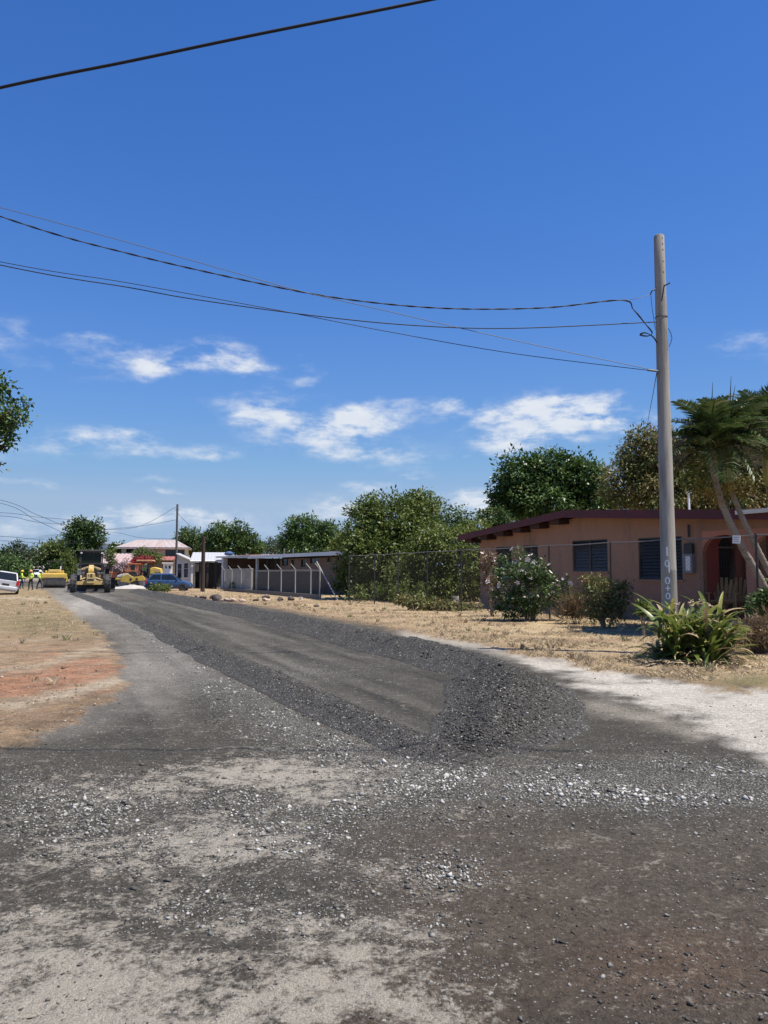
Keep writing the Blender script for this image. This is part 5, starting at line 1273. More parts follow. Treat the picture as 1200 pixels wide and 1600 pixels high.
def long_house():
    W = Wall(490, 58, .62)
    root = thing('house', 'long low house with pale eave, rusty roof and open dark porch behind the grey-post fence', 'house', tuple(W.w(0, 0)), W.rz)
    xl = W.loc(352, 868)[0]; xm = W.loc(438, 866)[0]; xr = W.loc(560, 860)[0]
    z0 = W.loc(352, 869.5, -.6)[1]; z1 = W.loc(402, 868.5, -.6)[1]; z2 = W.loc(545, 861, -.6)[1]; xp = W.loc(402, 868)[0]
    r = MB(); corrugated(r, xl - .5, xp, -.7, z0 - .02, 7, z0 + .22); r.build('rusty_roof', M_RUSTY, root)
    r = MB(); corrugated(r, xp + .01, xr + .5, -.7, z2 - .1, 7, z2 + .14); r.build('roof', M_RUSTY, root)
    f = MB(); f.prism([(xp - .1, z1 - .22), (xr + .5, z2 - .26), (xr + .5, z2 + .02), (xp - .1, z1 + .02)], -.80, -.73); f.build('fascia', M_WHITE, root)
    f = MB(); f.prism([(xl - .5, z0 - .10), (xp - .12, z1 - .14), (xp - .12, z1 + .03), (xl - .5, z0 + .05)], -.79, -.74); f.build('fascia', M_ZINC, root)
    w = MB(); holes = []
    for (a, b, c, d) in ((440, 450, 873, 884), (455, 460, 874, 888), (470, 477, 874, 886), (484, 497, 872, 880), (511, 518, 870, 878), (526, 533, 870, 878)):
        p = W.loc(a, c); q = W.loc(b, d); holes.append((p[0], q[0], q[1], p[1]))
    wall_cells(w, xm, xr, -.1, z2 - .35, 0, .2, holes); w.box(xl, xl + .2, 0, 6.5, -.1, z0 - .1); w.box(xl + .2, xr, 6.3, 6.5, -.1, z0 - .1); w.box(xm, xm + .2, .2, 6.3, -.1, z0 - .12)
    w.build('wall', M_BROWNWALL, root)
    for h in holes: window(root, h[0], h[1], h[2], h[3], .12, M_DARKWIN, M_GLASS, 2)
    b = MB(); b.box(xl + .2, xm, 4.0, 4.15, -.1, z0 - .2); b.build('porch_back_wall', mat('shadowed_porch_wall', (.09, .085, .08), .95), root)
    g0 = W.loc(412, 873, 3.9)[0]; g1 = W.loc(420, 873, 3.9)[0]; b = MB(); b.box(g0, g1, 3.9, 3.99, 0, 2.3); b.build('green_door', mat('green_paint', (.04, .16, .10), .6), root)
    b = MB(); q0 = W.loc(366, 878, 3.9); q1 = W.loc(374, 889, 3.9); b.box(q0[0], q1[0], 3.88, 3.98, q1[1], q0[1]); b.build('pale_panel', M_DIRTWHITE, root)
    for px in (351, 402):
        p = W.loc(px, 880, -.5)[0]; m = MB(); r_ = .10 if px == 402 else .22; m.box(p - r_, p + r_, -.5 - r_, -.5 + r_, -.1, z0 - .12); m.build('porch_post', M_DIRTWHITE, root)
    for px in (418, 432):
        p = W.loc(px, 880, -.4)[0]; m = MB(); m.box(p - .05, p + .05, -.45, -.35, -.1, z1 - .25); m.build('porch_post', M_DARKSTEEL, root)
    t = MB(); tp = W.loc(358, 864, 2.0); t.lathe([(0, .42), (.1, .5), (.22, .42), (.34, .15)], 'Z', (tp[0], 2.0, z0 + .32), 7); t.build('roof_tarp', mat('blue_tarp', (.05, .10, .24), .8), root, smooth=True)
    for (px, py) in ((444, 861), (458, 863)):
        p = W.loc(px, 862, 3); m = MB(); m.tube([(p[0], 3, z1 + .2), (p[0], 3, z1 + .75)], .05, 6); m.build('roof_vent', M_GALV, root)
long_house()
def block_walls():
    for (a, b, yt, m, lab) in ((352, 394, 890, M_BLOCK, 'mossy pale block wall behind the grey-post fence'), (404, 500, 893, M_GREYBLOCK, 'dark grey block wall behind the grey-post fence, right of the mossy one')):
        d0, d1 = d_on_fence(a) + 1.6, d_on_fence(b) + 1.6; P = at(a, yt, d0); Q = at(b, yt, d1)
        root = thing('block_wall', lab, 'wall', (P.x, P.y, 0), math.atan2(Q.y - P.y, Q.x - P.x)); L = math.hypot(Q.x - P.x, Q.y - P.y); H = P.z
        s = MB(); s.box(0, L, -.07, .07, -.1, H); s.build('wall', m, root)
        s = MB(); s.box(-.02, L + .02, -.09, .09, H + .002, H + .07); s.build('coping', M_BLOCK, root)
block_walls()
def small_house():
    W = Wall(300, 74, .25)
    root = thing('house', 'small white gabled house with dark carport beside the tall thin pole', 'house', tuple(W.w(0, 0)), W.rz)
    d = 74; k = d / F
    # gable end faces the road: white wall with two pairs of windows
    fx = lambda px: (px - 297) * k * 1.02; fz = lambda py: CAM_H + (895 - py) * k
    root.rotation_euler = (0, 0, R(12)); root.location = ((297 - 600) * k, d, 0)
    w = MB(); a, b = fx(277), fx(302)
    w.prism([(a, -.1), (b, -.1), (b, fz(877)), (fx(278), fz(867))], 0, .15); w.box(b - .15, b, .152, 6, -.1, fz(877) - .02); w.build('wall', M_DIRTWHITE, root)
    for (x0, x1, y0, y1) in ((279.5, 285, 881.5, 889), (289, 294.5, 880.5, 888), (279.5, 285, 889.8, 903), (289, 294.5, 889, 902)):
        window(root, fx(x0), fx(x1), fz(y1), fz(y0), 0, M_DARKWIN, M_GLASS, 1)
    r = MB(); corrugated(r, fx(298), fx(352), -.6, fz(875.5), 6.5, fz(864.5) + .25, .3, .02); r.build('roof', M_ZINC, root)
    r = MB(); r.add([(fx(277), -.6, fz(865.0)), (fx(299), -.6, fz(875.2)), (fx(299), 6.5, fz(872)), (fx(277), 6.5, fz(862)), (fx(277), -.6, fz(866)), (fx(299), -.6, fz(876.2)), (fx(299), 6.5, fz(873)), (fx(277), 6.5, fz(863))], [(0, 1, 2, 3), (7, 6, 5, 4), (0, 4, 5, 1), (1, 5, 6, 2), (2, 6, 7, 3), (3, 7, 4, 0)]); r.build('roof', M_ZINC, root)
    g = MB(); g.tube([(fx(298), -.7, fz(877.0)), (fx(350), -.7, fz(876.4))], .08, 8); g.build('gutter', M_WHITE, root)
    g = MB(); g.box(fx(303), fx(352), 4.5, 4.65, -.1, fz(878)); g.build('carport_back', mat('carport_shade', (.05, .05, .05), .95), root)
    g = MB(); g.box(fx(303.5), fx(309), 4.38, 4.48, fz(893), fz(880)); g.build('pale_panel', M_DIRTWHITE, root)
    for px in (301, 314, 324, 336, 346):
        m = MB(); p = fx(px); m.box(p - .1, p + .1, -.5, -.3, -.1, fz(876)); m.build('carport_post', M_DIRTWHITE if px == 301 else M_DARKSTEEL, root)
    m = MB()
    for i in range(9):
        p = fx(327) + i * .17; m.box(p, p + .06, 1.0, 1.05, -.05, 2.4)
    m.build('board_screen', M_GREYBLOCK, root)
small_house()
def hip_house():
    d = 118; k = d / F; fx = lambda px: (px - 238) * k; fz = lambda py: CAM_H + (895 - py) * k
    root = thing('house', 'cream two-storey house with rust-streaked pink hipped roof', 'house', ((238 - 600) * k, d, 0), R(10))
    wz = fz(856.5)
    w = MB(); holes = []
    for (a, b, c, e) in ((199, 210, 857.5, 864), (258, 287, 859, 869)): holes.append((fx(a), fx(b), fz(e), fz(c)))
    x0, x1 = fx(192), fx(288)
    wall_cells(w, x0, x1, -.1, wz, 0, .2, holes); w.box(x0, x0 + .2, .2, 8, -.1, wz); w.box(x1 - .2, x1, .2, 8, -.1, wz); w.box(x0 + .2, x1 - .2, 7.8, 8, -.1, wz); w.build('wall', mat('cream_plaster', (.52, .48, .40), .9, .1, 1.5), root)
    for h in holes: window(root, h[0], h[1], h[2], h[3], .15, M_DARKWIN, M_GLASS, 3)
    m = MB(); m.box(fx(189), fx(192) - .01, 1, 4, fz(866), fz(858)); m.build('balcony_recess', M_DARKIN, root)
    ez = fz(856); rz_ = fz(842.5); a, b = fx(185), fx(294); ra, rb = fx(209), fx(270); M_HIP = mat('rust_streaked_pink_roof', (.40, .345, .33), .7, .1, 1.0, dirt=(.32, .19, .15), dscale=.3, stretch=(1.6, .15, .6))
    def strip(p0, p1, q0, q1, name, n):
        s = MB()
        for i in range(n):
            t0, t1 = i / n, (i + .96) / n; P0 = Vector(p0).lerp(Vector(p1), t0); P1 = Vector(p0).lerp(Vector(p1), t1); Q0 = Vector(q0).lerp(Vector(q1), t0); Q1 = Vector(q0).lerp(Vector(q1), t1); u = Vector((0, 0, .05 + .03 * (i % 2)))
            s.add([P0, P1, Q1, Q0, P0 + u, P1 + u, Q1 + u, Q0 + u], [(4, 5, 6, 7), (0, 1, 5, 4), (1, 2, 6, 5), (3, 0, 4, 7), (3, 2, 1, 0)])
        s.build(name, M_HIP, root)
    y0, y1 = -.9, 9; ym = 4
    strip((a, y0, ez), (b, y0, ez), (ra, ym, rz_), (rb, ym, rz_), 'roof_slope', 22); strip((a, y1, ez), (a, y0, ez), (ra, ym, rz_), (ra, ym, rz_ + .001), 'roof_slope', 6); strip((b, y0, ez), (b, y1, ez), (rb, ym, rz_), (rb, ym, rz_ + .001), 'roof_slope', 6); strip((b, y1, ez), (a, y1, ez), (rb, ym, rz_), (ra, ym, rz_), 'roof_slope', 22)
    s = MB(); s.box(a + .1, b - .1, y0 + .02, y1 - .1, ez - .18, ez - .03); s.build('eave', mat('eave_board', (.45, .42, .38), .9), root)
    s = MB(); corrugated(s, fx(236), fx(276), -5.5, fz(876), -.02, fz(869), .6, .06); s.build('lower_roof', mat('dark_red_roof', (.30, .11, .10), .8, .2, 1.5), root)
    s = MB(); s.box(fx(238), fx(274), -4.6, -4.4, -.1, fz(877)); s.build('lower_wall', M_BROWNWALL, root)
    d2 = 108; k2 = d2 / F
    r2 = thing('house', 'low house with plain pink roof behind the grader', 'house', ((178 - 600) * k2, d2, 0), R(8)); g = lambda px: (px - 178) * k2; gz = lambda py: CAM_H + (895 - py) * k2
    s = MB(); corrugated(s, g(150), g(201), -.6, gz(880), 6, gz(866) + .2, .55, .06); s.build('roof', mat('pink_roof', (.42, .31, .30), .7, .08, 1.2, dirt=(.34, .24, .22), dscale=.5), r2)
    s = MB(); s.box(g(153), g(199), 0, 5.5, -.1, gz(881)); s.build('wall', M_BROWNWALL, r2)
    s = MB(); s.box(g(165), g(172), -.03, -.003, .9, 2.1); s.build('window', M_DARKIN, r2)
    d3 = 150; k3 = d3 / F; h = lambda px: (px - 165) * k3; hz = lambda py: CAM_H + (895 - py) * k3
    r3 = thing('building', 'plain white flat-roofed building glimpsed behind the grader cab', 'building', ((165 - 600) * k3, d3, 0), 0)
    s = MB(); s.box(h(148), h(178), 0, 8, -.1, hz(850)); s.build('wall', mat('white_plaster', (.70, .69, .64), .9, .06, 1), r3); s = MB(); s.box(h(147), h(179), -.2, 8.2, hz(850) + .002, hz(848.5)); s.build('parapet', M_WHITE, r3)
    d4 = 190; k4 = d4 / F; r4 = thing('building', 'tiny white building between the far left trees', 'building', ((56 - 600) * k4, d4, 0), 0)
    s = MB(); s.box(-.9, .9, 0, 4, -.1, CAM_H + (895 - 861) * k4); s.build('wall', M_DIRTWHITE, r4); s = MB(); s.box(-1.0, 1.0, -.1, 4.1, CAM_H + (895 - 861) * k4 + .002, CAM_H + (895 - 859.5) * k4); s.build('roof', M_ZINC, r4)
hip_house()
# white kiosk-like trailer between the machines and the small house
def kiosk():
    d = 84; k = d / F; x = lambda p: (p - 262) * k; z = lambda p: CAM_H + (895 - p) * k
    root = thing('white_booth', 'white windowed booth between the yellow machine and the small white house', 'booth', ((262 - 600) * k, d, 0), R(15))
    s = MB(); holes = [(x(258.5), x(262), z(889), z(883)), (x(263.5), x(268), z(889), z(883))]; wall_cells(s, x(256), x(270), .3, z(880.5), 0, .1, holes); s.box(x(256), x(270), .1, 2, .3, z(890)); s.box(x(256), x(256) + .1, .1, 2, z(890), z(880.5)); s.build('body', M_WHITE, root)
    for h in holes: window(root, *h[:2], h[2], h[3], .06, M_WHITE, M_GLASS, 1)
    s = MB(); s.box(x(254), x(271), -.3, 2.2, z(880.5) + .002, z(879)); s.build('roof', M_WHITE, root)
    for a in (x(258), x(268)):
        s = MB(); s.lathe([(-.08, .3), (.08, .3)], 'Y', (a, .2, .3), 14); s.build('wheel', M_BLACK, root)
kiosk()

# ------------------------------------------------------------------ wheels and machines
def add_wheel(parent, loc, Rr, w, rim_m, tyre_m=M_BLACK, lugs=0, rr=.58, name='wheel'):
    t = MB(); prof = [(-w / 2 * .75, Rr * rr), (-w / 2, Rr * (rr + .1)), (-w / 2, Rr * .9), (-w / 2 * .8, Rr * .985), (0, Rr), (w / 2 * .8, Rr * .985), (w / 2, Rr * .9), (w / 2, Rr * (rr + .1)), (w / 2 * .75, Rr * rr)]
    t.lathe(prof, 'X', (0, 0, 0), 28)
    for i in range(lugs):
        a = 2 * math.pi * i / lugs
        for sx in (-1, 1):
            c = Vector((sx * w * .25, Rr * 1.0 * math.cos(a + sx * .06), Rr * 1.0 * math.sin(a + sx * .06))); t.cbox(c, (w * .46, .05, .07), rx=a - math.pi / 2 + math.pi / 2, rz=sx * .35)
    o = t.build(name, tyre_m, parent); o.location = loc; autosmooth(o, 35)
    r = MB(); r.lathe([(-w * .34, Rr * rr * .98), (-w * .30, Rr * rr * .75), (-w * .20, Rr * .25), (w * .20, Rr * .25), (w * .30, Rr * rr * .75), (w * .34, Rr * rr * .98)], 'X', (0, 0, 0), 20); r.build('rim', rim_m, o)
    return o
ROADA = math.atan(.43)             # the road runs this much left of straight ahead
def grader():
    d = 60; b = Vector(((143.5 - 600) / F * d, d, 0))
    root = thing('motor_grader', 'yellow motor grader with black cab facing the camera on the fresh gravel', 'grader', tuple(b), math.pi + ROADA - R(3))
    # local +y is forward (towards the camera)
    for sx in (-1, 1):
        add_wheel(root, (sx * 1.24, 0, .72), .72, .46, M_CATYEL, M_TYREDUST, 16)
        for yy in (-5.0, -6.6): add_wheel(root, (sx * 1.15, yy, .72), .72, .46, M_CATYEL, M_TYREDUST, 12)
        s = MB(); s.box(sx * .88 - .1, sx * .88 + .1, -7.2, -4.4, .5, 1.0); s.build('tandem_case', M_CATYEL, root, bevel=.04)
    s = MB(); s.prism([(-1.05, .62), (1.05, .62), (1.0, .86), (.3, 1.0), (-.3, 1.0), (-1.0, .86)], -.16, .16); s.build('front_axle', M_CATYEL, root, bevel=.02)
    s = MB(); s.cbox((0, .42, 1.12), (.62, .22, .80)); s.build('nose_plate', M_CATYEL, root, bevel=.04)
    s = MB(); s.cbox((0, .54, 1.02), (.46, .02, .12)); s.build('badge', M_DARKSTEEL, root)
    s = MB()
    for st in ([(-.14, 1.28), (-.14, 1.46)], [(-.02, 1.46), (.1, 1.46), (.1, 1.37), (-.02, 1.37), (-.02, 1.28), (.12, 1.28)]):
        for p, q in zip(st[:-1], st[1:]): s.beam((-p[0], .545, p[1]), (-q[0], .545, q[1]), .02, .03)
    s.build('painted_number', M_DARKSTEEL, root)
    s = MB(); pts = [(0, .3, 1.45), (0, -.6, 1.75), (0, -2.2, 2.0), (0, -3.4, 1.95)]
    for p, q in zip(pts[:-1], pts[1:]): s.beam(p, q, .38, .36)
    s.build('gooseneck_frame', M_CATYEL, root, bevel=.03)
    s = MB(); s.cbox((0, .1, 1.70), (.44, .5, .22)); s.cbox((0, .1, 1.86), (.28, .3, .12)); s.build('front_cover', M_YELLOW, root, bevel=.05)
    for sx in (-1, 1):
        s = MB(); s.tube([(sx * .3, -1.4, 1.95), (sx * .55, -1.5, 1.7), (sx * .62, -1.6, .8)], .07, 8); s.build('lift_cylinder', M_STEEL, root)
        s = MB(); s.beam((sx * .2, -1.5, 2.0), (sx * .72, -1.5, 1.82), .2, .16); s.build('lift_arm', M_CATYEL, root, bevel=.02)
        s = MB(); s.tube([(sx * .25, .1, 1.2), (sx * .75, .15, 1.02)], .06, 8); s.build('lean_cylinder', M_CATYEL, root)
        s = MB(); s.beam((sx * .15, .2, .8), (sx * .75, -1.7, .75), .16, .14); s.build('drawbar', M_CATYEL, root)
        s = MB(); s.box(sx * .72 - .28, sx * .72 + .28, -.08, .12, 1.5, 1.58); s.build('front_step', M_STEEL, root)
        s = MB(); s.cbox((sx * 1.22, -3.2, 2.85), (.08, .06, .42)); s.beam((sx * .95, -3.3, 3.0), (sx * 1.22, -3.2, 2.95), .04); s.build('mirror', M_DARKSTEEL, root)
        s = MB(); s.beam((sx * 1.02, -3.1, 1.5), (sx * 1.05, -3.1, 2.1), .05); s.cbox((sx * 1.05, -3.05, 2.15), (.22, .12, .16)); s.build('work_light', M_STEEL, root)
    s = MB(); s.tube([(math.cos(q) * .75, -1.9 + math.sin(q) * .75, .72) for q in np.linspace(0, 2 * math.pi, 21)], .09, 6, False); s.build('blade_circle', M_CATYEL, root)
    # curved blade set across below the frame, its left end reaching past the tyre
    prof = [(.12, .08), (.02, .18), (-.05, .35), (-.03, .52), (.06, .66), (.10, .66), (.02, .52), (0, .35), (.07, .18), (.16, .08)]
    s = MB(); s.prism(prof, -1.95, 1.75, 'X'); o = s.build('blade', M_DARKSTEEL, root); o.location = (.05, -1.7, 0); o.rotation_euler = (0, 0, R(-16))
    s = MB(); s.box(-1.96, 1.76, .13, .18, .03, .10); c = s.build('cutting_edge', M_STEEL, o)
    # cab
    s = MB(); cx, cy0, cy1 = .82, -4.3, -2.9
    for (x, y) in ((-cx, cy1), (cx, cy1), (-cx, cy0), (cx, cy0)): s.beam((x, y, 1.5), (x * .98, y, 3.2), .10)
    for (y, z) in ((cy1, 2.28), (cy1, 3.2), (cy0, 3.2), (cy1, 1.55)): s.beam((-cx, y, z), (cx, y, z), .09)
    s.build('cab_frame', M_DARKSTEEL, root)
    s = MB(); s.box(-.95, .95, -4.45, -2.7, 3.26, 3.42); s.build('cab_roof', M_DARKSTEEL, root, bevel=.04)
    m = glass('cab_glass', (.010, .018, .013), .12, .25)
    s = MB(); s.box(-.74, .74, -2.94, -2.92, 2.34, 3.14); s.build('windscreen', m, root)
    for sx in (-1, 1): s = MB(); s.box(sx * .80 - .01, sx * .80 + .01, -4.2, -3.0, 1.9, 3.12); s.build('side_window', m, root)
    s = MB(); s.box(-.76, .76, -4.25, -2.96, 1.4, 2.22); s.build('cab_base', M_DARKSTEEL, root)
    s = MB(); s.box(-.6, .6, -2.89, -2.86, 2.24, 2.30); s.build('wiper_rail', M_GALV, root)
    s = MB(); s.box(-.7, .7, -7.6, -4.5, 1.1, 2.35); s.build('engine_hood', M_CATYEL, root, bevel=.08)
    s = MB(); s.tube([(.55, -4.9, 2.3), (.55, -4.9, 3.3)], .07, 8); s.build('exhaust', M_DARKSTEEL, root)
    for x in (-.78, .78): s = MB(); s.cbox((x, -2.68, 3.16), (.14, .05, .1)); s.build('roof_light', M_LAMP, root)
    s = MB(); s.cbox((.9, -2.6, 1.6), (.3, .5, .5)); s.build('tool_box', M_STEEL, root, bevel=.02)
grader()
def drum_roller():
    d = 80; b = Vector(((87 - 600) / F * d, d, 0)); root = thing('road_roller', 'yellow single-drum road roller left of the grader, drum towards the camera', 'roller', tuple(b), math.pi + ROADA - R(2))
    s = MB(); s.lathe([(-1.06, .70), (-1.04, .76), (1.04, .76), (1.06, .70)], 'X', (0, 0, .76), 36); autosmooth(s.build('drum', M_STEEL, root), 30)
    for sx in (-1, 1):
        s = MB(); s.box(sx * 1.16 - .08, sx * 1.16 + .08, -.9, .86, .62, 1.12); s.build('side_frame', M_YELLOW, root, bevel=.03)
        s = MB(); s.lathe([(-.05, .25), (.05, .22)], 'X', (sx * 1.24, 0, .76), 14); s.build('hub', M_DARKSTEEL, root)
        s = MB(); s.cbox((sx * .86, .99, 1.22), (.16, .05, .12)); s.build('headlight', M_LAMP, root)
        s = MB(); s.cbox((sx * .80, .35, 1.64), (.22, .4, .26)); s.build('fender_box', M_YELLOW, root, bevel=.05)
        add_wheel(root, (sx * .8, -2.9, .72), .72, .5, M_YELLOW, M_TYREDUST, 12)
        s = MB(); s.beam((sx * .7, -1.3, 1.5), (sx * .7, -1.4, 2.75), .07); s.beam((sx * .7, -2.2, 1.5), (sx * .7, -2.1, 2.75), .07); s.build('canopy_post', M_DARKSTEEL, root)
    s = MB(); s.box(-1.22, 1.22, .88, 1.02, .98, 1.46); s.box(-1.0, 1.0, -.9, .86, 1.16, 1.50); s.build('front_frame', M_YELLOW, root, bevel=.04)
    s = MB(); s.prism([(-.68, 1.5), (.68, 1.5), (.58, 1.88), (-.58, 1.88)], -.6, .75); s.build('front_hood', M_YELLOW, root, bevel=.06)
    s = MB(); s.box(-.4, .4, .76, .78, 1.6, 1.8); s.build('hood_grille', M_CATYEL, root)
    s = MB(); s.cbox((0, 1.0, 1.06), (1.9, .08, .05)); s.build('scraper_bar', M_STEEL, root)
    s = MB(); s.box(-.62, .62, -4.0, -2.2, .9, 1.85); s.build('engine_hood', M_YELLOW, root, bevel=.1)
    s = MB(); s.box(-.75, .75, -2.2, -1.2, .8, 1.3); s.build('platform', M_DARKSTEEL, root)
    s = MB(); s.box(-.85, .85, -2.5, -1.0, 2.75, 2.83); s.build('canopy', M_DARKSTEEL, root)
    s = MB(); s.lathe([(0, .06), (.3, .06), (.34, .03)], 'Z', (-.55, -.5, 1.9), 8); s.build('beacon', M_WHITE, root)
drum_roller()
def side_roller():
    d = 86; k = d / F; b = Vector(((215 - 600) * k, d, 0)); root = thing('road_roller', 'yellow canopied roller seen from the side behind the white gravel heap', 'roller', tuple(b), R(6))
    x = lambda p: (p - 215) * k; z = lambda p: CAM_H + (895 - p) * k
    # local x runs along the machine; front drum at the left
    s = MB(); s.lathe([(-.75, .56), (.75, .56)], 'Y', (x(194), .6, .58), 28); autosmooth(s.build('drum', M_STEEL, root), 30)
    s = MB(); s.lathe([(-.7, .52), (.7, .52)], 'Y', (x(226), .6, .56), 24); autosmooth(s.build('rear_drum', M_STEEL, root), 30)
    zb = .55
    s = MB(); s.prism([(x(191), zb), (x(193), z(900)), (x(199), z(898)), (x(203), z(897)), (x(206), z(899)), (x(211), z(901.5)), (x(216), z(901)), (x(222), z(899.5)), (x(226), z(900)), (x(229), z(905)), (x(229), zb + .15), (x(212), zb + .1), (x(205), zb - .1)], -.32, -.20)
    s.build('side_plate', M_YELLOW, root, bevel=.02)
    for p in (207, 216): s = MB(); s.lathe([(-.01, .14), (.01, .14)], 'Y', (x(p), -.335, z(905)), 10); s.build('plate_hole', M_DARKSTEEL, root)
    s = MB(); s.prism([(x(185), z(903)), (x(186), z(899)), (x(193), z(896.5)), (x(204), z(896)), (x(206), z(898.5)), (x(192), z(901))], -.15, 1.35); s.build('front_hood', M_DIRTWHITE, root, bevel=.04)
    s = MB(); s.box(x(183), x(192), -.18, 1.38, z(906.5), z(903) - .01); s.build('front_yoke', mat('mustard_yellow', (.42, .30, .04), .6, .15, 3), root, bevel=.05)
    s = MB(); s.lathe([(-.1, .5), (.1, .5)], 'Y', (x(209), -.05, z(899.5)), 20); s.build('rear_wheel_arch', M_BLACK, root)
    s = MB(); s.box(x(213), x(234), .1, 1.2, z(906), z(899)); s.build('chassis', M_DARKSTEEL, root)
    s = MB(); s.prism([(x(235), z(897)), (x(235), z(888)), (x(241), z(886)), (x(251), z(888.5)), (x(252), z(897))], -.1, 1.2); s.build('engine_hood', M_YELLOW, root, bevel=.06)
    s = MB(); s.box(x(243), x(249), -.13, -.103, z(893.5), z(889.5)); s.build('hood_grille', M_CATYEL, root)
    s = MB(); s.box(x(234), x(253), -.05, 1.15, .3, z(897.2)); s.build('rear_body', M_CATYEL, root, bevel=.05)
    for p in (218, 233):
        for y in (-.05, 1.1): s = MB(); s.beam((x(p), y, z(899)), (x(p), y, z(877)), .07); s.build('canopy_post', M_DARKSTEEL, root)
    s = MB(); s.box(x(214.5), x(239), -.25, 1.3, z(876.8), z(875)); s.build('canopy', mat('pale_orange_canopy', (.62, .36, .20), .6, .1, 3), root, bevel=.02)
    s = MB(); s.box(x(224), x(229), .3, .8, z(899), z(894)); s.box(x(229), x(230.5), .3, .8, z(894), z(888)); s.build('seat', M_BLACK, root, bevel=.03)
    s = MB(); s.beam((x(219), .5, z(898)), (x(220.5), .5, z(891)), .06); s.tube([(x(220.5) + .12 * math.cos(q), .5 + .22 * math.sin(q), z(891)) for q in np.linspace(0, 6.283, 13)], .02, 5, False); s.build('steering_wheel', M_BLACK, root)
side_roller()
def orange_machine():
    d = 91; k = d / F; b = Vector(((195 - 600) * k, d, 0)); root = thing('paving_machine', 'faded orange paving machine with open cab frame behind the yellow roller', 'machine', tuple(b), R(4))
    x = lambda p: (p - 195) * k; z = lambda p: CAM_H + (895 - p) * k
    s = MB(); s.box(x(172), x(200), 0, 1.8, z(903), z(893.5)); s.build('body', M_ORANGE, root, bevel=.06)
    s = MB(); s.box(x(175), x(216), .3, 1.6, .45, z(903) - .01); s.build('chassis', M_DARKSTEEL, root)
    s = MB()
    for p in (197.5, 204, 213, 216.5):
        for y in (-.05, 1.7): s = MB(); s.beam((x(p), y, z(900)), (x(p), y, z(882)), .16); s.build('cab_post', M_ORANGE, root)
    s = MB(); s.beam((x(197), -.15, z(892)), (x(217), -.15, z(892)), .03, .12); s.build('cab_rail', M_ORANGE, root)
    s = MB(); s.box(x(196.5), x(217.5), -.2, 1.9, z(882) + .002, z(880.3)); s.build('cab_roof', M_ORANGE, root, bevel=.02)
    s = MB(); s.box(x(205), x(212), -.03, .0, z(891), z(883)); s.build('cab_window', M_GLASS, root)
    s = MB(); s.box(x(198), x(216), .4, 1.5, z(903), z(896)); s.build('seat_box', M_DARKSTEEL, root)
    s = MB(); s.cbox((x(187), -.02, z(896.5)), (.3, .03, .2)); s.build('vent', M_DARKSTEEL, root)
    for p, rr in ((179, .42), (212, .5)):
        for y in (-.05, 1.85):
            o = add_wheel(root, (x(p), y, rr), rr, .3, M_WHITE, M_BLACK); o.rotation_euler = (0, 0, math.pi / 2)
    s = MB(); s.tube([(x(176), .3, z(893)), (x(176), .3, z(887))], .06, 8); s.build('exhaust', M_STEEL, root)
orange_machine()
def dump_truck():
    d = 165; b = Vector(((57 - 600) / F * d, d, 0)); root = thing('dump_truck', 'white-bonneted dump truck approaching far down the road', 'truck', tuple(b), math.pi + R(23))
    for sx in (-1, 1):
        add_wheel(root, (sx * 1.0, 0, .52), .52, .3, M_STEEL)
        for yy in (-3.6, -4.8): add_wheel(root, (sx * .95, yy, .52), .52, .5, M_STEEL)
        s = MB(); s.cbox((sx * .85, 1.05, .95), (.26, .06, .2)); s.build('headlight', M_LAMP, root)
        s = MB(); s.cbox((sx * 1.3, -.6, 1.9), (.08, .15, .4)); s.beam((sx * .95, -.7, 2.0), (sx * 1.3, -.6, 2.0), .04); s.build('mirror', M_DARKSTEEL, root)
    s = MB(); s.box(-.5, .5, -6, .9, .5, .75); s.build('chassis', M_DARKSTEEL, root)
    s = MB(); s.prism([(1.0, .75), (1.0, 1.25), (.6, 1.5), (-.7, 1.62), (-.7, .75)], -.95, .95, 'X'); s.build('bonnet', M_WHITE, root, bevel=.06)
    s = MB(); s.box(-.45, .45, 1.005, 1.03, .8, 1.22); s.build('radiator_grille', M_DARKSTEEL, root)
    s = MB(); s.box(-1.1, 1.1, 1.04, 1.2, .45, .72); s.build('bumper', M_DARKSTEEL, root)
    s = MB(); s.prism([(-.7, .8), (-.72, 1.6), (-.95, 2.3), (-2.0, 2.35), (-2.0, .8)], -1.0, 1.0, 'X'); s.build('cab', M_WHITE, root, bevel=.05)
    s = MB(); s.add([(-.88, -.715, 1.66), (.88, -.715, 1.66), (.82, -.925, 2.24), (-.82, -.925, 2.24)], [(0, 1, 2, 3)]); s.build('windscreen', M_GLASS, root)
    s = MB(); s.box(-1.2, 1.2, -6.2, -2.15, 1.05, 2.75); s.build('dump_bed', mat('truck_bed_red', (.30, .10, .07), .6, .2, 3), root)
    s = MB(); s.box(-1.2, 1.2, -2.14, -1.2, 2.62, 2.8); s.build('cab_shield', mat('sand_load', (.55, .45, .30), .9), root)
dump_truck()

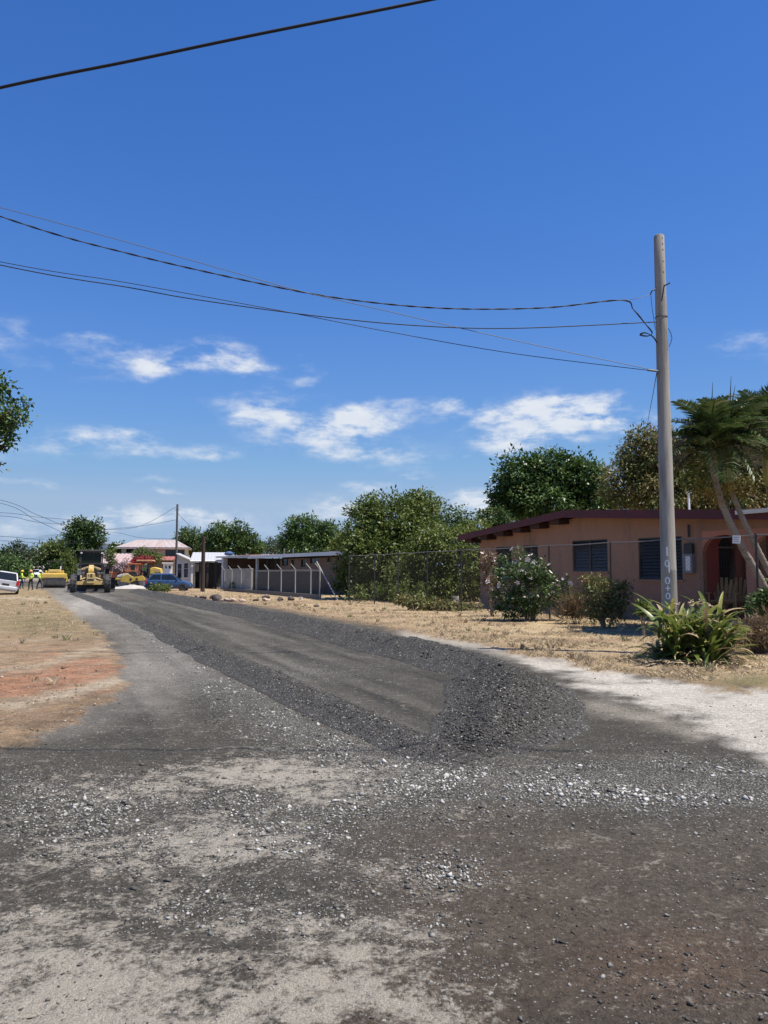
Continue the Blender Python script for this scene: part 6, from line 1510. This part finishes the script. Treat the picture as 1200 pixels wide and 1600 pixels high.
# ------------------------------------------------------------------ cars
def car(name, label, loc, rz, paint, L, W_, belt, H, prof, gh, wheels, wr, roll=0, extra=None, ground=.2):
    """prof: (y, half width factor, top z) stations of the lower body; gh: belt/roof y stations (rear belt, rear roof, front roof, front belt)"""
    root = thing(name, label, 'car', loc, rz); root.rotation_euler = (0, roll, rz); hw_ = W_ / 2
    s = MB(); vs = []; fs = []
    for (y, f, zt_) in prof:
        w = hw_ * f; zb = ground
        vs += [(-w * .86, y, zb), (-w * .98, y, zb + .18), (-w, y, (zb + zt_) / 2 + .05), (-w * .96, y, zt_ - .06), (-w * .84, y, zt_), (w * .84, y, zt_), (w * .96, y, zt_ - .06), (w, y, (zb + zt_) / 2 + .05), (w * .98, y, zb + .18), (w * .86, y, zb)]
    n = 10
    for i in range(len(prof) - 1):
        for j in range(n): fs.append((i * n + j, i * n + (j + 1) % n, (i + 1) * n + (j + 1) % n, (i + 1) * n + j))
    fs += [tuple(range(n)), tuple(range((len(prof) - 1) * n, len(prof) * n))]
    s.add(vs, fs); body = autosmooth(s.build('body', paint, root), 45)
    yb0, yr0, yr1, yb1 = gh; wb = hw_ * .86; wt_ = hw_ * .68; zb = belt - .02
    s = MB(); q = []
    for (y, w, z) in ((yb0, wb, zb), (yb1, wb, zb), (yr0, wt_, H - .06), (yr1, wt_, H - .06)): q.append((y, w, z))
    A = [(-wb, yb0, zb), (wb, yb0, zb), (wb, yb1, zb), (-wb, yb1, zb), (-wt_, yr0, H - .05), (wt_, yr0, H - .05), (wt_, yr1, H - .05), (-wt_, yr1, H - .05)]
    s.hexa(A); ym = (yr0 + yr1) / 2
    s.add([(-wt_, yr0, H - .05), (wt_, yr0, H - .05), (wt_, yr1, H - .05), (-wt_, yr1, H - .05), (-wt_ * .8, yr0 + .12, H), (wt_ * .8, yr0 + .12, H), (wt_ * .8, yr1 - .12, H), (-wt_ * .8, yr1 - .12, H)], [(4, 5, 6, 7), (0, 1, 5, 4), (1, 2, 6, 5), (2, 3, 7, 6), (3, 0, 4, 7)])
    s.build('cabin', paint, root)
    def quad(a, b, c, d, inset, name, off):
        a, b, c, d = map(Vector, (a, b, c, d)); m = (a + b + c + d) / 4; nn = (b - a).cross(d - a).normalized()
        if nn.dot(m - Vector((0, (yb0 + yb1) / 2, (zb + H) / 2))) < 0: nn = -nn
        P = [p + (m - p) * inset + nn * off for p in (a, b, c, d)]
        t = MB(); t.hexa(P + [p - nn * .02 for p in P]); return t.build(name, M_GLASS, root)
    quad(A[0], A[1], A[5], A[4], .10, 'rear_window', .012); quad(A[3], A[2], A[6], A[7], .09, 'windscreen', .012)
    for sx in (-1, 1):
        f = lambda y, z: (sx * (wb + (wt_ - wb) * (z - zb) / (H - .05 - zb)), y, z); zt_ = H - .12; zl = zb + .05
        lerp = lambda a, b, z: a + (b - a) * (z - zb) / (H - .05 - zb); md = (yr0 + yr1) / 2 - .05
        quad(f(lerp(yb0, yr0, zl) + .12, zl), f(md - .04, zl), f(md - .04, zt_), f(lerp(yb0, yr0, zt_) + .12, zt_), .02, 'side_window', .012)
        quad(f(md + .04, zl), f(lerp(yb1, yr1, zl) - .14, zl), f(lerp(yb1, yr1, zt_) - .10, zt_), f(md + .04, zt_), .02, 'side_window', .012)
        for y in wheels:
            a = MB(); a.lathe([(-.012, wr * 1.16), (.012, wr * 1.16)], 'X', (sx * hw_ * .985, y, wr), 22); a.build('wheel_arch', M_BLACK, root)
            add_wheel(root, (sx * (hw_ - .07), y, wr), wr, .2, M_GALV, M_BLACK, rr=.66)
        t = MB(); t.cbox((sx * (wb + .08), yb1 - .35, belt + .08), (.16, .10, .13)); t.build('mirror', paint, root, bevel=.02)
        t = MB(); t.cbox((sx * hw_ * .68, prof[-1][0] - .0, prof[-1][2] - .16), (.32, .14, .15)); t.build('headlight', M_LAMP, root, bevel=.03)
        t = MB(); t.cbox((sx * hw_ * .86, prof[0][0] + .02, belt - .12), (.2, .12, .34)); t.build('tail_light', M_RED, root, bevel=.02)
        t = MB(); t.cbox((sx * hw_ * 1.0, (yr0 + yr1) / 2 - .15, belt - .14), (.03, .16, .03)); t.build('door_handle', paint, root)
    for (y, nm, sg) in ((prof[0][0] - .03, 'rear_bumper', -1), (prof[-1][0] + .03, 'front_bumper', 1)):
        t = MB(); t.cbox((0, y, ground + .22), (W_ * .9, .14, .24)); t.build(nm, paint, root, bevel=.04)
    t = MB(); t.cbox((0, prof[0][0] - .02, belt - .30), (.46, .03, .13)); t.build('number_plate', extra or M_WHITE, root)
    return root
M_BLUE = mat('blue_car_paint', (.035, .075, .17), .25, .08, 2, spec=.5)
M_CARWHITE = mat('white_car_paint', (.50, .51, .53), .3, .05, 2, spec=.6, dirt=(.36, .355, .34), dscale=2)
kb = 66 / F
car('hatchback_car', 'dark blue hatchback parked on the verge facing right', ((266 - 600) * kb, 66, 0), R(-82), M_BLUE, 3.8, 1.68, .92, 1.50,
    [(-1.85, .84, .80), (-1.78, .94, .95), (-1.2, 1, .97), (.3, 1, .94), (.75, 1, .92), (1.35, .97, .84), (1.75, .88, .72), (1.88, .74, .6)], (-1.78, -1.35, .25, 1.05), (-1.2, 1.2), .30)
kw = 50 / F
car('suv_car', 'white estate car parked on the left verge, tail to the camera and tilted', ((10 - 600) * 56 / F, 56, .10), R(25), M_CARWHITE, 4.4, 1.75, .95, 1.55,
    [(-2.1, .92, .92), (-2.0, .98, .98), (-1.0, 1, .98), (.6, 1, .96), (1.2, .98, .92), (1.8, .94, .84), (2.1, .82, .7)], (-2.05, -1.7, .3, 1.0), (-1.35, 1.35), .33, R(9), M_DARKSTEEL)

# ------------------------------------------------------------------ people
def person(label, loc, rz, joints, shirt, trousers, helmet, h=1.7, seated=False, name='person'):
    root = thing(name, label, 'person', loc, rz)
    J = {k: Vector(v) for k, v in joints.items()}
    names = list(J); E = [('pelvis', 'waist'), ('waist', 'chest'), ('chest', 'neck'), ('neck', 'head'), ('head', 'crown')]
    for s in 'lr': E += [('chest', 'sh_' + s), ('sh_' + s, 'el_' + s), ('el_' + s, 'wr_' + s), ('wr_' + s, 'hand_' + s), ('pelvis', 'hip_' + s), ('hip_' + s, 'kn_' + s), ('kn_' + s, 'an_' + s), ('an_' + s, 'toe_' + s)]
    rad = {'pelvis': (.15, .12), 'waist': (.145, .11), 'chest': (.165, .125), 'neck': (.058, .058), 'head': (.085, .098), 'crown': (.075, .085), 'sh': (.068, .068), 'el': (.048, .048), 'wr': (.034, .034), 'hand': (.042, .022), 'hip': (.092, .095), 'kn': (.066, .066), 'an': (.045, .048), 'toe': (.045, .03)}
    me = bpy.data.meshes.new('body'); me.from_pydata([J[n] for n in names], [], [(names.index(a), names.index(b)) for a, b in E])
    o = bpy.data.objects.new('body', me); COL.objects.link(o)
    m = o.modifiers.new('skin', 'SKIN'); 
    for i, n in enumerate(names):
        sv = me.skin_vertices[0].data[i]; sv.radius = rad[n.split('_')[0]]; sv.use_root = (n == 'pelvis')
    sb = o.modifiers.new('sub', 'SUBSURF'); sb.levels = 2; sb.render_levels = 2
    dg = bpy.context.evaluated_depsgraph_get(); ev = o.evaluated_get(dg); nm = bpy.data.meshes.new_from_object(ev)
    bpy.data.objects.remove(o); bpy.data.meshes.remove(me)
    nm.name = 'body'; nm.materials.clear()
    for q in (M_SKIN, shirt, trousers, M_DARKSTEEL): nm.materials.append(q)
    segs = [(J[a], J[b], a, b) for a, b in E]
    def cls_(a, b):
        k = b.split('_')[0]
        if k in ('head', 'crown', 'hand', 'wr'): return 0 if k != 'wr' else 1
        if k in ('hip', 'kn', 'an'): return 2
        if k == 'toe': return 3
        return 1
    for p in nm.polygons:
        c = p.center; best = min(segs, key=lambda s_: (c - (s_[0] + (s_[1] - s_[0]) * max(0, min(1, (c - s_[0]).dot(s_[1] - s_[0]) / ((s_[1] - s_[0]).length_squared + 1e-9))))).length); p.material_index = cls_(best[2], best[3])
    nm.shade_smooth(); body = link('body', nm, None, root)
    hd = J['head']
    f = MB(); f.cbox(hd + Vector((0, .105, .0)), (.028, .04, .05)); f.build('nose', M_SKIN, root)
    f = MB(); f.cbox(hd + Vector((-.035, .093, .03)), (.02, .012, .012)); f.cbox(hd + Vector((.035, .093, .03)), (.02, .012, .012)); f.build('eyes', M_BLACK, root)
    f = MB(); f.lathe([(.0, .165), (.012, .165), (.02, .13), (.08, .12), (.13, .08), (.15, .02)], 'Z', tuple(J['crown'] + Vector((0, .01, -.03))), 16); autosmooth(f.build('hard_hat', helmet, root))
    if 'vest' in label or 'yellow' in label:
        c = J['chest']; w = J['waist']
        f = MB(); f.lathe([(0, .17), (.05, .17)], 'Z', (w.x, w.y, (c.z + w.z) / 2 - .03), 14, caps=False)
        for v in range(len(f.v)): q = f.v[v]; f.v[v] = (w.x + (q[0] - w.x) * 1.02, w.y + (q[1] - w.y) * .82, q[2])
        f.build('reflective_band', mat('silver_band', (.6, .6, .58), .4, .1, 5), root)
    return root
def stance(step=.15, arms=((.30, .0, .95), (-.30, .0, .95)), el=((.27, -.03, 1.18), (-.27, -.03, 1.18))):
    J = {'pelvis': (0, 0, .95), 'waist': (0, 0, 1.08), 'chest': (0, .01, 1.34), 'neck': (0, .01, 1.49), 'head': (0, .03, 1.60), 'crown': (0, .02, 1.68)}
    for s, sx, st in (('r', 1, step), ('l', -1, -step)):
        i = 0 if s == 'r' else 1
        J['sh_' + s] = (sx * .19, 0, 1.40); J['el_' + s] = el[i]; J['wr_' + s] = arms[i]; a = Vector(arms[i]) + (Vector(arms[i]) - Vector(el[i])).normalized() * .10; J['hand_' + s] = tuple(a)
        J['hip_' + s] = (sx * .10, 0, .90); J['kn_' + s] = (sx * .11, st * .7 + .03, .49); J['an_' + s] = (sx * .115, st - .02, .07); J['toe_' + s] = (sx * .13, st + .14, .035)
    return J
M_HIVIS = mat('hi_vis_yellow', (.62, .78, .07), .7, .08, 6); M_NAVY = mat('navy_trousers', (.025, .035, .065), .9, .2, 6); M_DKTROUS = mat('dark_trousers', (.03, .03, .032), .9, .2, 6); M_HATY = mat('yellow_helmet', (.75, .55, .04), .4); M_HATO = mat('orange_helmet', (.70, .32, .16), .4); M_HATW = mat('white_helmet', (.8, .8, .76), .4)
def put(px, d): return ((px - 600) / F * d, d, 0.02)
person('worker in yellow shirt and yellow helmet beside the white car', put(36, 74), R(-60), stance(.12, arms=((.32, .30, 1.05), (-.28, .05, .95)), el=((.29, .06, 1.16), (-.27, -.03, 1.18))), M_HIVIS, M_NAVY, M_HATY)
person('worker in yellow shirt and orange helmet, middle of the three', put(50.5, 67), R(160), stance(.10, arms=((.16, .22, 1.15), (-.16, .22, 1.15)), el=((.27, .0, 1.16), (-.27, .0, 1.16))), M_HIVIS, M_DKTROUS, M_HATO)
person('worker in yellow shirt and white helmet striding next to the roller drum', put(64, 72), R(-75), stance(.26, arms=((.26, .18, 1.12), (-.30, -.08, .96)), el=((.28, -.05, 1.15), (-.28, -.06, 1.17))), M_HIVIS, M_NAVY, M_HATW)
# seated operator on the side-on roller
k_ = 86 / F
Js = {'pelvis': (0, 0, .0), 'waist': (0, .0, .14), 'chest': (0, .02, .40), 'neck': (0, .03, .54), 'head': (0, .05, .65), 'crown': (0, .04, .73)}
for s, sx in (('r', 1), ('l', -1)):
    Js['sh_' + s] = (sx * .19, .01, .46); Js['el_' + s] = (sx * .25, .16, .24); Js['wr_' + s] = (sx * .2, .38, .26); Js['hand_' + s] = (sx * .17, .47, .27); Js['hip_' + s] = (sx * .1, .05, -.02); Js['kn_' + s] = (sx * .14, .45, .02); Js['an_' + s] = (sx * .14, .5, -.36); Js['toe_' + s] = (sx * .15, .65, -.40)
po = person('roller operator in bright green shirt seated under the canopy', ((226.5 - 600) * k_, 86.4, CAM_H + (895 - 893.2) * k_), R(96), Js, mat('green_shirt', (.18, .45, .06), .8), M_NAVY, M_HATW)

# ------------------------------------------------------------------ verge rocks and small things
def rock(px, py, wpx, label, m, seed, h=.8):
    p = gnd(px, py); r = wpx / F * p.y / 2 * 1.3; bm = bmesh.new(); bmesh.ops.create_icosphere(bm, subdivisions=2, radius=1); rr = random.Random(seed); ax = [Vector((rr.uniform(-1, 1), rr.uniform(-1, 1), rr.uniform(-1, 1))).normalized() for _ in range(7)]; cut = [rr.uniform(.55, .85) for _ in ax]
    for v in bm.verts:
        for a, c in zip(ax, cut):
            dd = v.co.dot(a)
            if dd > c: v.co -= a * (dd - c)
        v.co *= rr.uniform(.94, 1.06); v.co = Vector((v.co.x * r, v.co.y * r * .8, v.co.z * r * h))
    me = bpy.data.meshes.new('rock'); bm.to_mesh(me); bm.free(); me.materials.append(m); o = link('rock', me); o.location = (p.x, p.y, r * h * .5 + .03); return tag(o, label, 'rock', 'rocks lined along the verge')
M_RK = mat('dark_basalt', (.085, .07, .062), .9, .35, 6, bump=.6, bscale=30); M_RP = mat('pale_rock', (.40, .31, .24), .9, .25, 6, bump=.6, bscale=30)
RK = [(307, 935, 5, 'small brown rock, leftmost of the row along the verge'), (317, 936, 10, 'dark angular rock below the brown post'), (332, 936, 8, 'dark rock left of the widest rock'), (339, 939, 13, 'widest dark rock of the row along the verge'), (346, 940, 5, 'small pale pebble-like rock right of the widest rock'), (354, 940, 9, 'dark rock left of the pale flat rock'), (364, 941, 12, 'pale flat rock in the row along the verge'),
      (379, 941, 10, 'dark upright rock right of the pale flat rock'), (399, 940, 9, 'low dark rock below the mossy wall'), (416, 940, 12, 'long low dark rock with a pale end'), (415, 936, 11, 'thin flat stone behind the long low rock'), (438, 940, 9, 'dark wedge-shaped rock before the grey block wall'), (455, 939, 9, 'dark rock, last of the row before the white tub'), (494, 949, 8, 'lone flat dark stone out on the straw grass')]
for i, (x, y, w, lab) in enumerate(RK): rock(x, y, w, lab, M_RP if 'pale' in lab else M_RK, i + 3, .5 if ('flat' in lab or 'low' in lab) else .85)
def tub(px, py, r, h, m, label):
    p = gnd(px, py); s = MB(); s.lathe([(0, r * .82), (h * .9, r), (h, r * 1.06), (h, r * .95), (h * .1, r * .75)], 'Z', (0, 0, 0), 18, caps=True); o = s.build('bucket', m); o.location = (p.x, p.y, .01); autosmooth(o); return tag(o, label, 'bucket')
tub(470, 938, .11, .18, M_WHITE, 'small white tub at the end of the row of rocks')
tub(712, 943, .16, .36, M_DIRTWHITE, 'pale bucket standing behind the fence below the yellow-green tree')
def street_lamp():
    d = 120; b = Vector(((41 - 600) / F * d, d, 0)); root = thing('street_lamp', 'thin pale post with a short arm behind the workers', 'street lamp', tuple(b)); zt_ = at(41, 871, d).z
    s = MB(); s.tube([(0, 0, -.1), (0, 0, zt_)], [.09, .06], 8); s.build('post', M_GALV, root); s = MB(); s.tube([(0, 0, 1.9), (-.45, 0, 1.95)], .04, 6); s.build('arm', M_GALV, root)
street_lamp()
# heap of white gravel by the machines
def white_heap():
    c = at(205, 914, 76); n, m_ = 40, 24; V = []; Fc = []
    for i in range(n):
        for j in range(m_):
            u, v = i / (n - 1) * 2 - 1, j / (m_ - 1) * 2 - 1; x, y = u * 2.6, v * 1.6; r = math.hypot(u, v); V.append((x, y, max(0, 1 - r) ** 1.1 * .45 - .04))
    V = np.array(V); V[:, 2] += (fbm(V[:, 0] * 3, V[:, 1] * 3, 3, 5) - .5) * .15 * (V[:, 2] > 0)
    for i in range(n - 1):
        for j in range(m_ - 1): o = i * m_ + j; Fc.append((o, o + m_, o + m_ + 1, o + 1))
    o = link('gravel_heap', quick_mesh('gravel_heap', V, Fc, 4), mat('white_gravel', (.42, .40, .36), .95, .25, 9, bump=.6, bscale=25)); o.location = (c.x, c.y, 0); tag(o, 'low heap of whitish gravel in front of the yellow canopied roller', 'gravel heap')
white_heap()

# twigs, dead leaves and pebbles on the bare left verge
def litter():
    n = 2600; Y = np.exp(rng.uniform(math.log(6.5), math.log(40), n)); X = rng.uniform(-.6, -.1, n) * Y
    C, D, St, L_, R_, px, py = ground_fields(X, Y); k = (L_ > .6) & (rng.random(n) < .15 + sstep(.45, .65, fbm(X * 1.5, Y * 1.5, 4, 171)))
    X, Y = X[k], Y[k]; n = len(X); a = rng.uniform(0, 6.283, n); l = rng.uniform(.02, .09, n); w = rng.uniform(.004, .016, n); Z = ground_height(X, Y) + .034
    d = np.stack([np.cos(a), np.sin(a), rng.uniform(-.1, .35, n)], 1); e = np.stack([-np.sin(a), np.cos(a), rng.uniform(-.2, .2, n)], 1); P = np.stack([X, Y, Z], 1)
    V = np.stack([P, P + d * l[:, None] * .5 + e * w[:, None], P + d * l[:, None], P + d * l[:, None] * .5 - e * w[:, None]], 1).reshape(-1, 3)
    me = quick_mesh('verge_litter', V, np.arange(n * 4).reshape(n, 4), 4); set_tint(me, np.repeat(rng.random(n), 4))
    tag(link('verge_litter', me, GREENS['dry']), 'dead leaves and twigs strewn over the bare left verge', 'litter', kind='stuff')
    n = 5000; Y = np.exp(rng.uniform(math.log(6.5), math.log(30), n)); X = rng.uniform(-.6, -.1, n) * Y
    C, D, St, L_, R_, px, py = ground_fields(X, Y); k = (L_ > .3) & (rng.random(n) < .2 + .8 * sstep(.45, .65, fbm(X * 1.2, Y * 1.2, 4, 181)))
    X, Y = X[k], Y[k]; sz = np.clip(rng.lognormal(math.log(.009), .5, len(X)), .004, .04)
    tag(link('verge_pebbles', chips_mesh(np.stack([X, Y, ground_height(X, Y) + .03 + sz * .2], 1), sz, np.clip(rng.beta(2, 2, len(X)), 0, 1)), chipmat('soil_pebbles', [(0, (.10, .06, .04)), (.5, (.26, .18, .12)), (1, (.5, .43, .34))])), 'brownish pebbles scattered over the left verge', 'pebbles', kind='stuff')
litter()
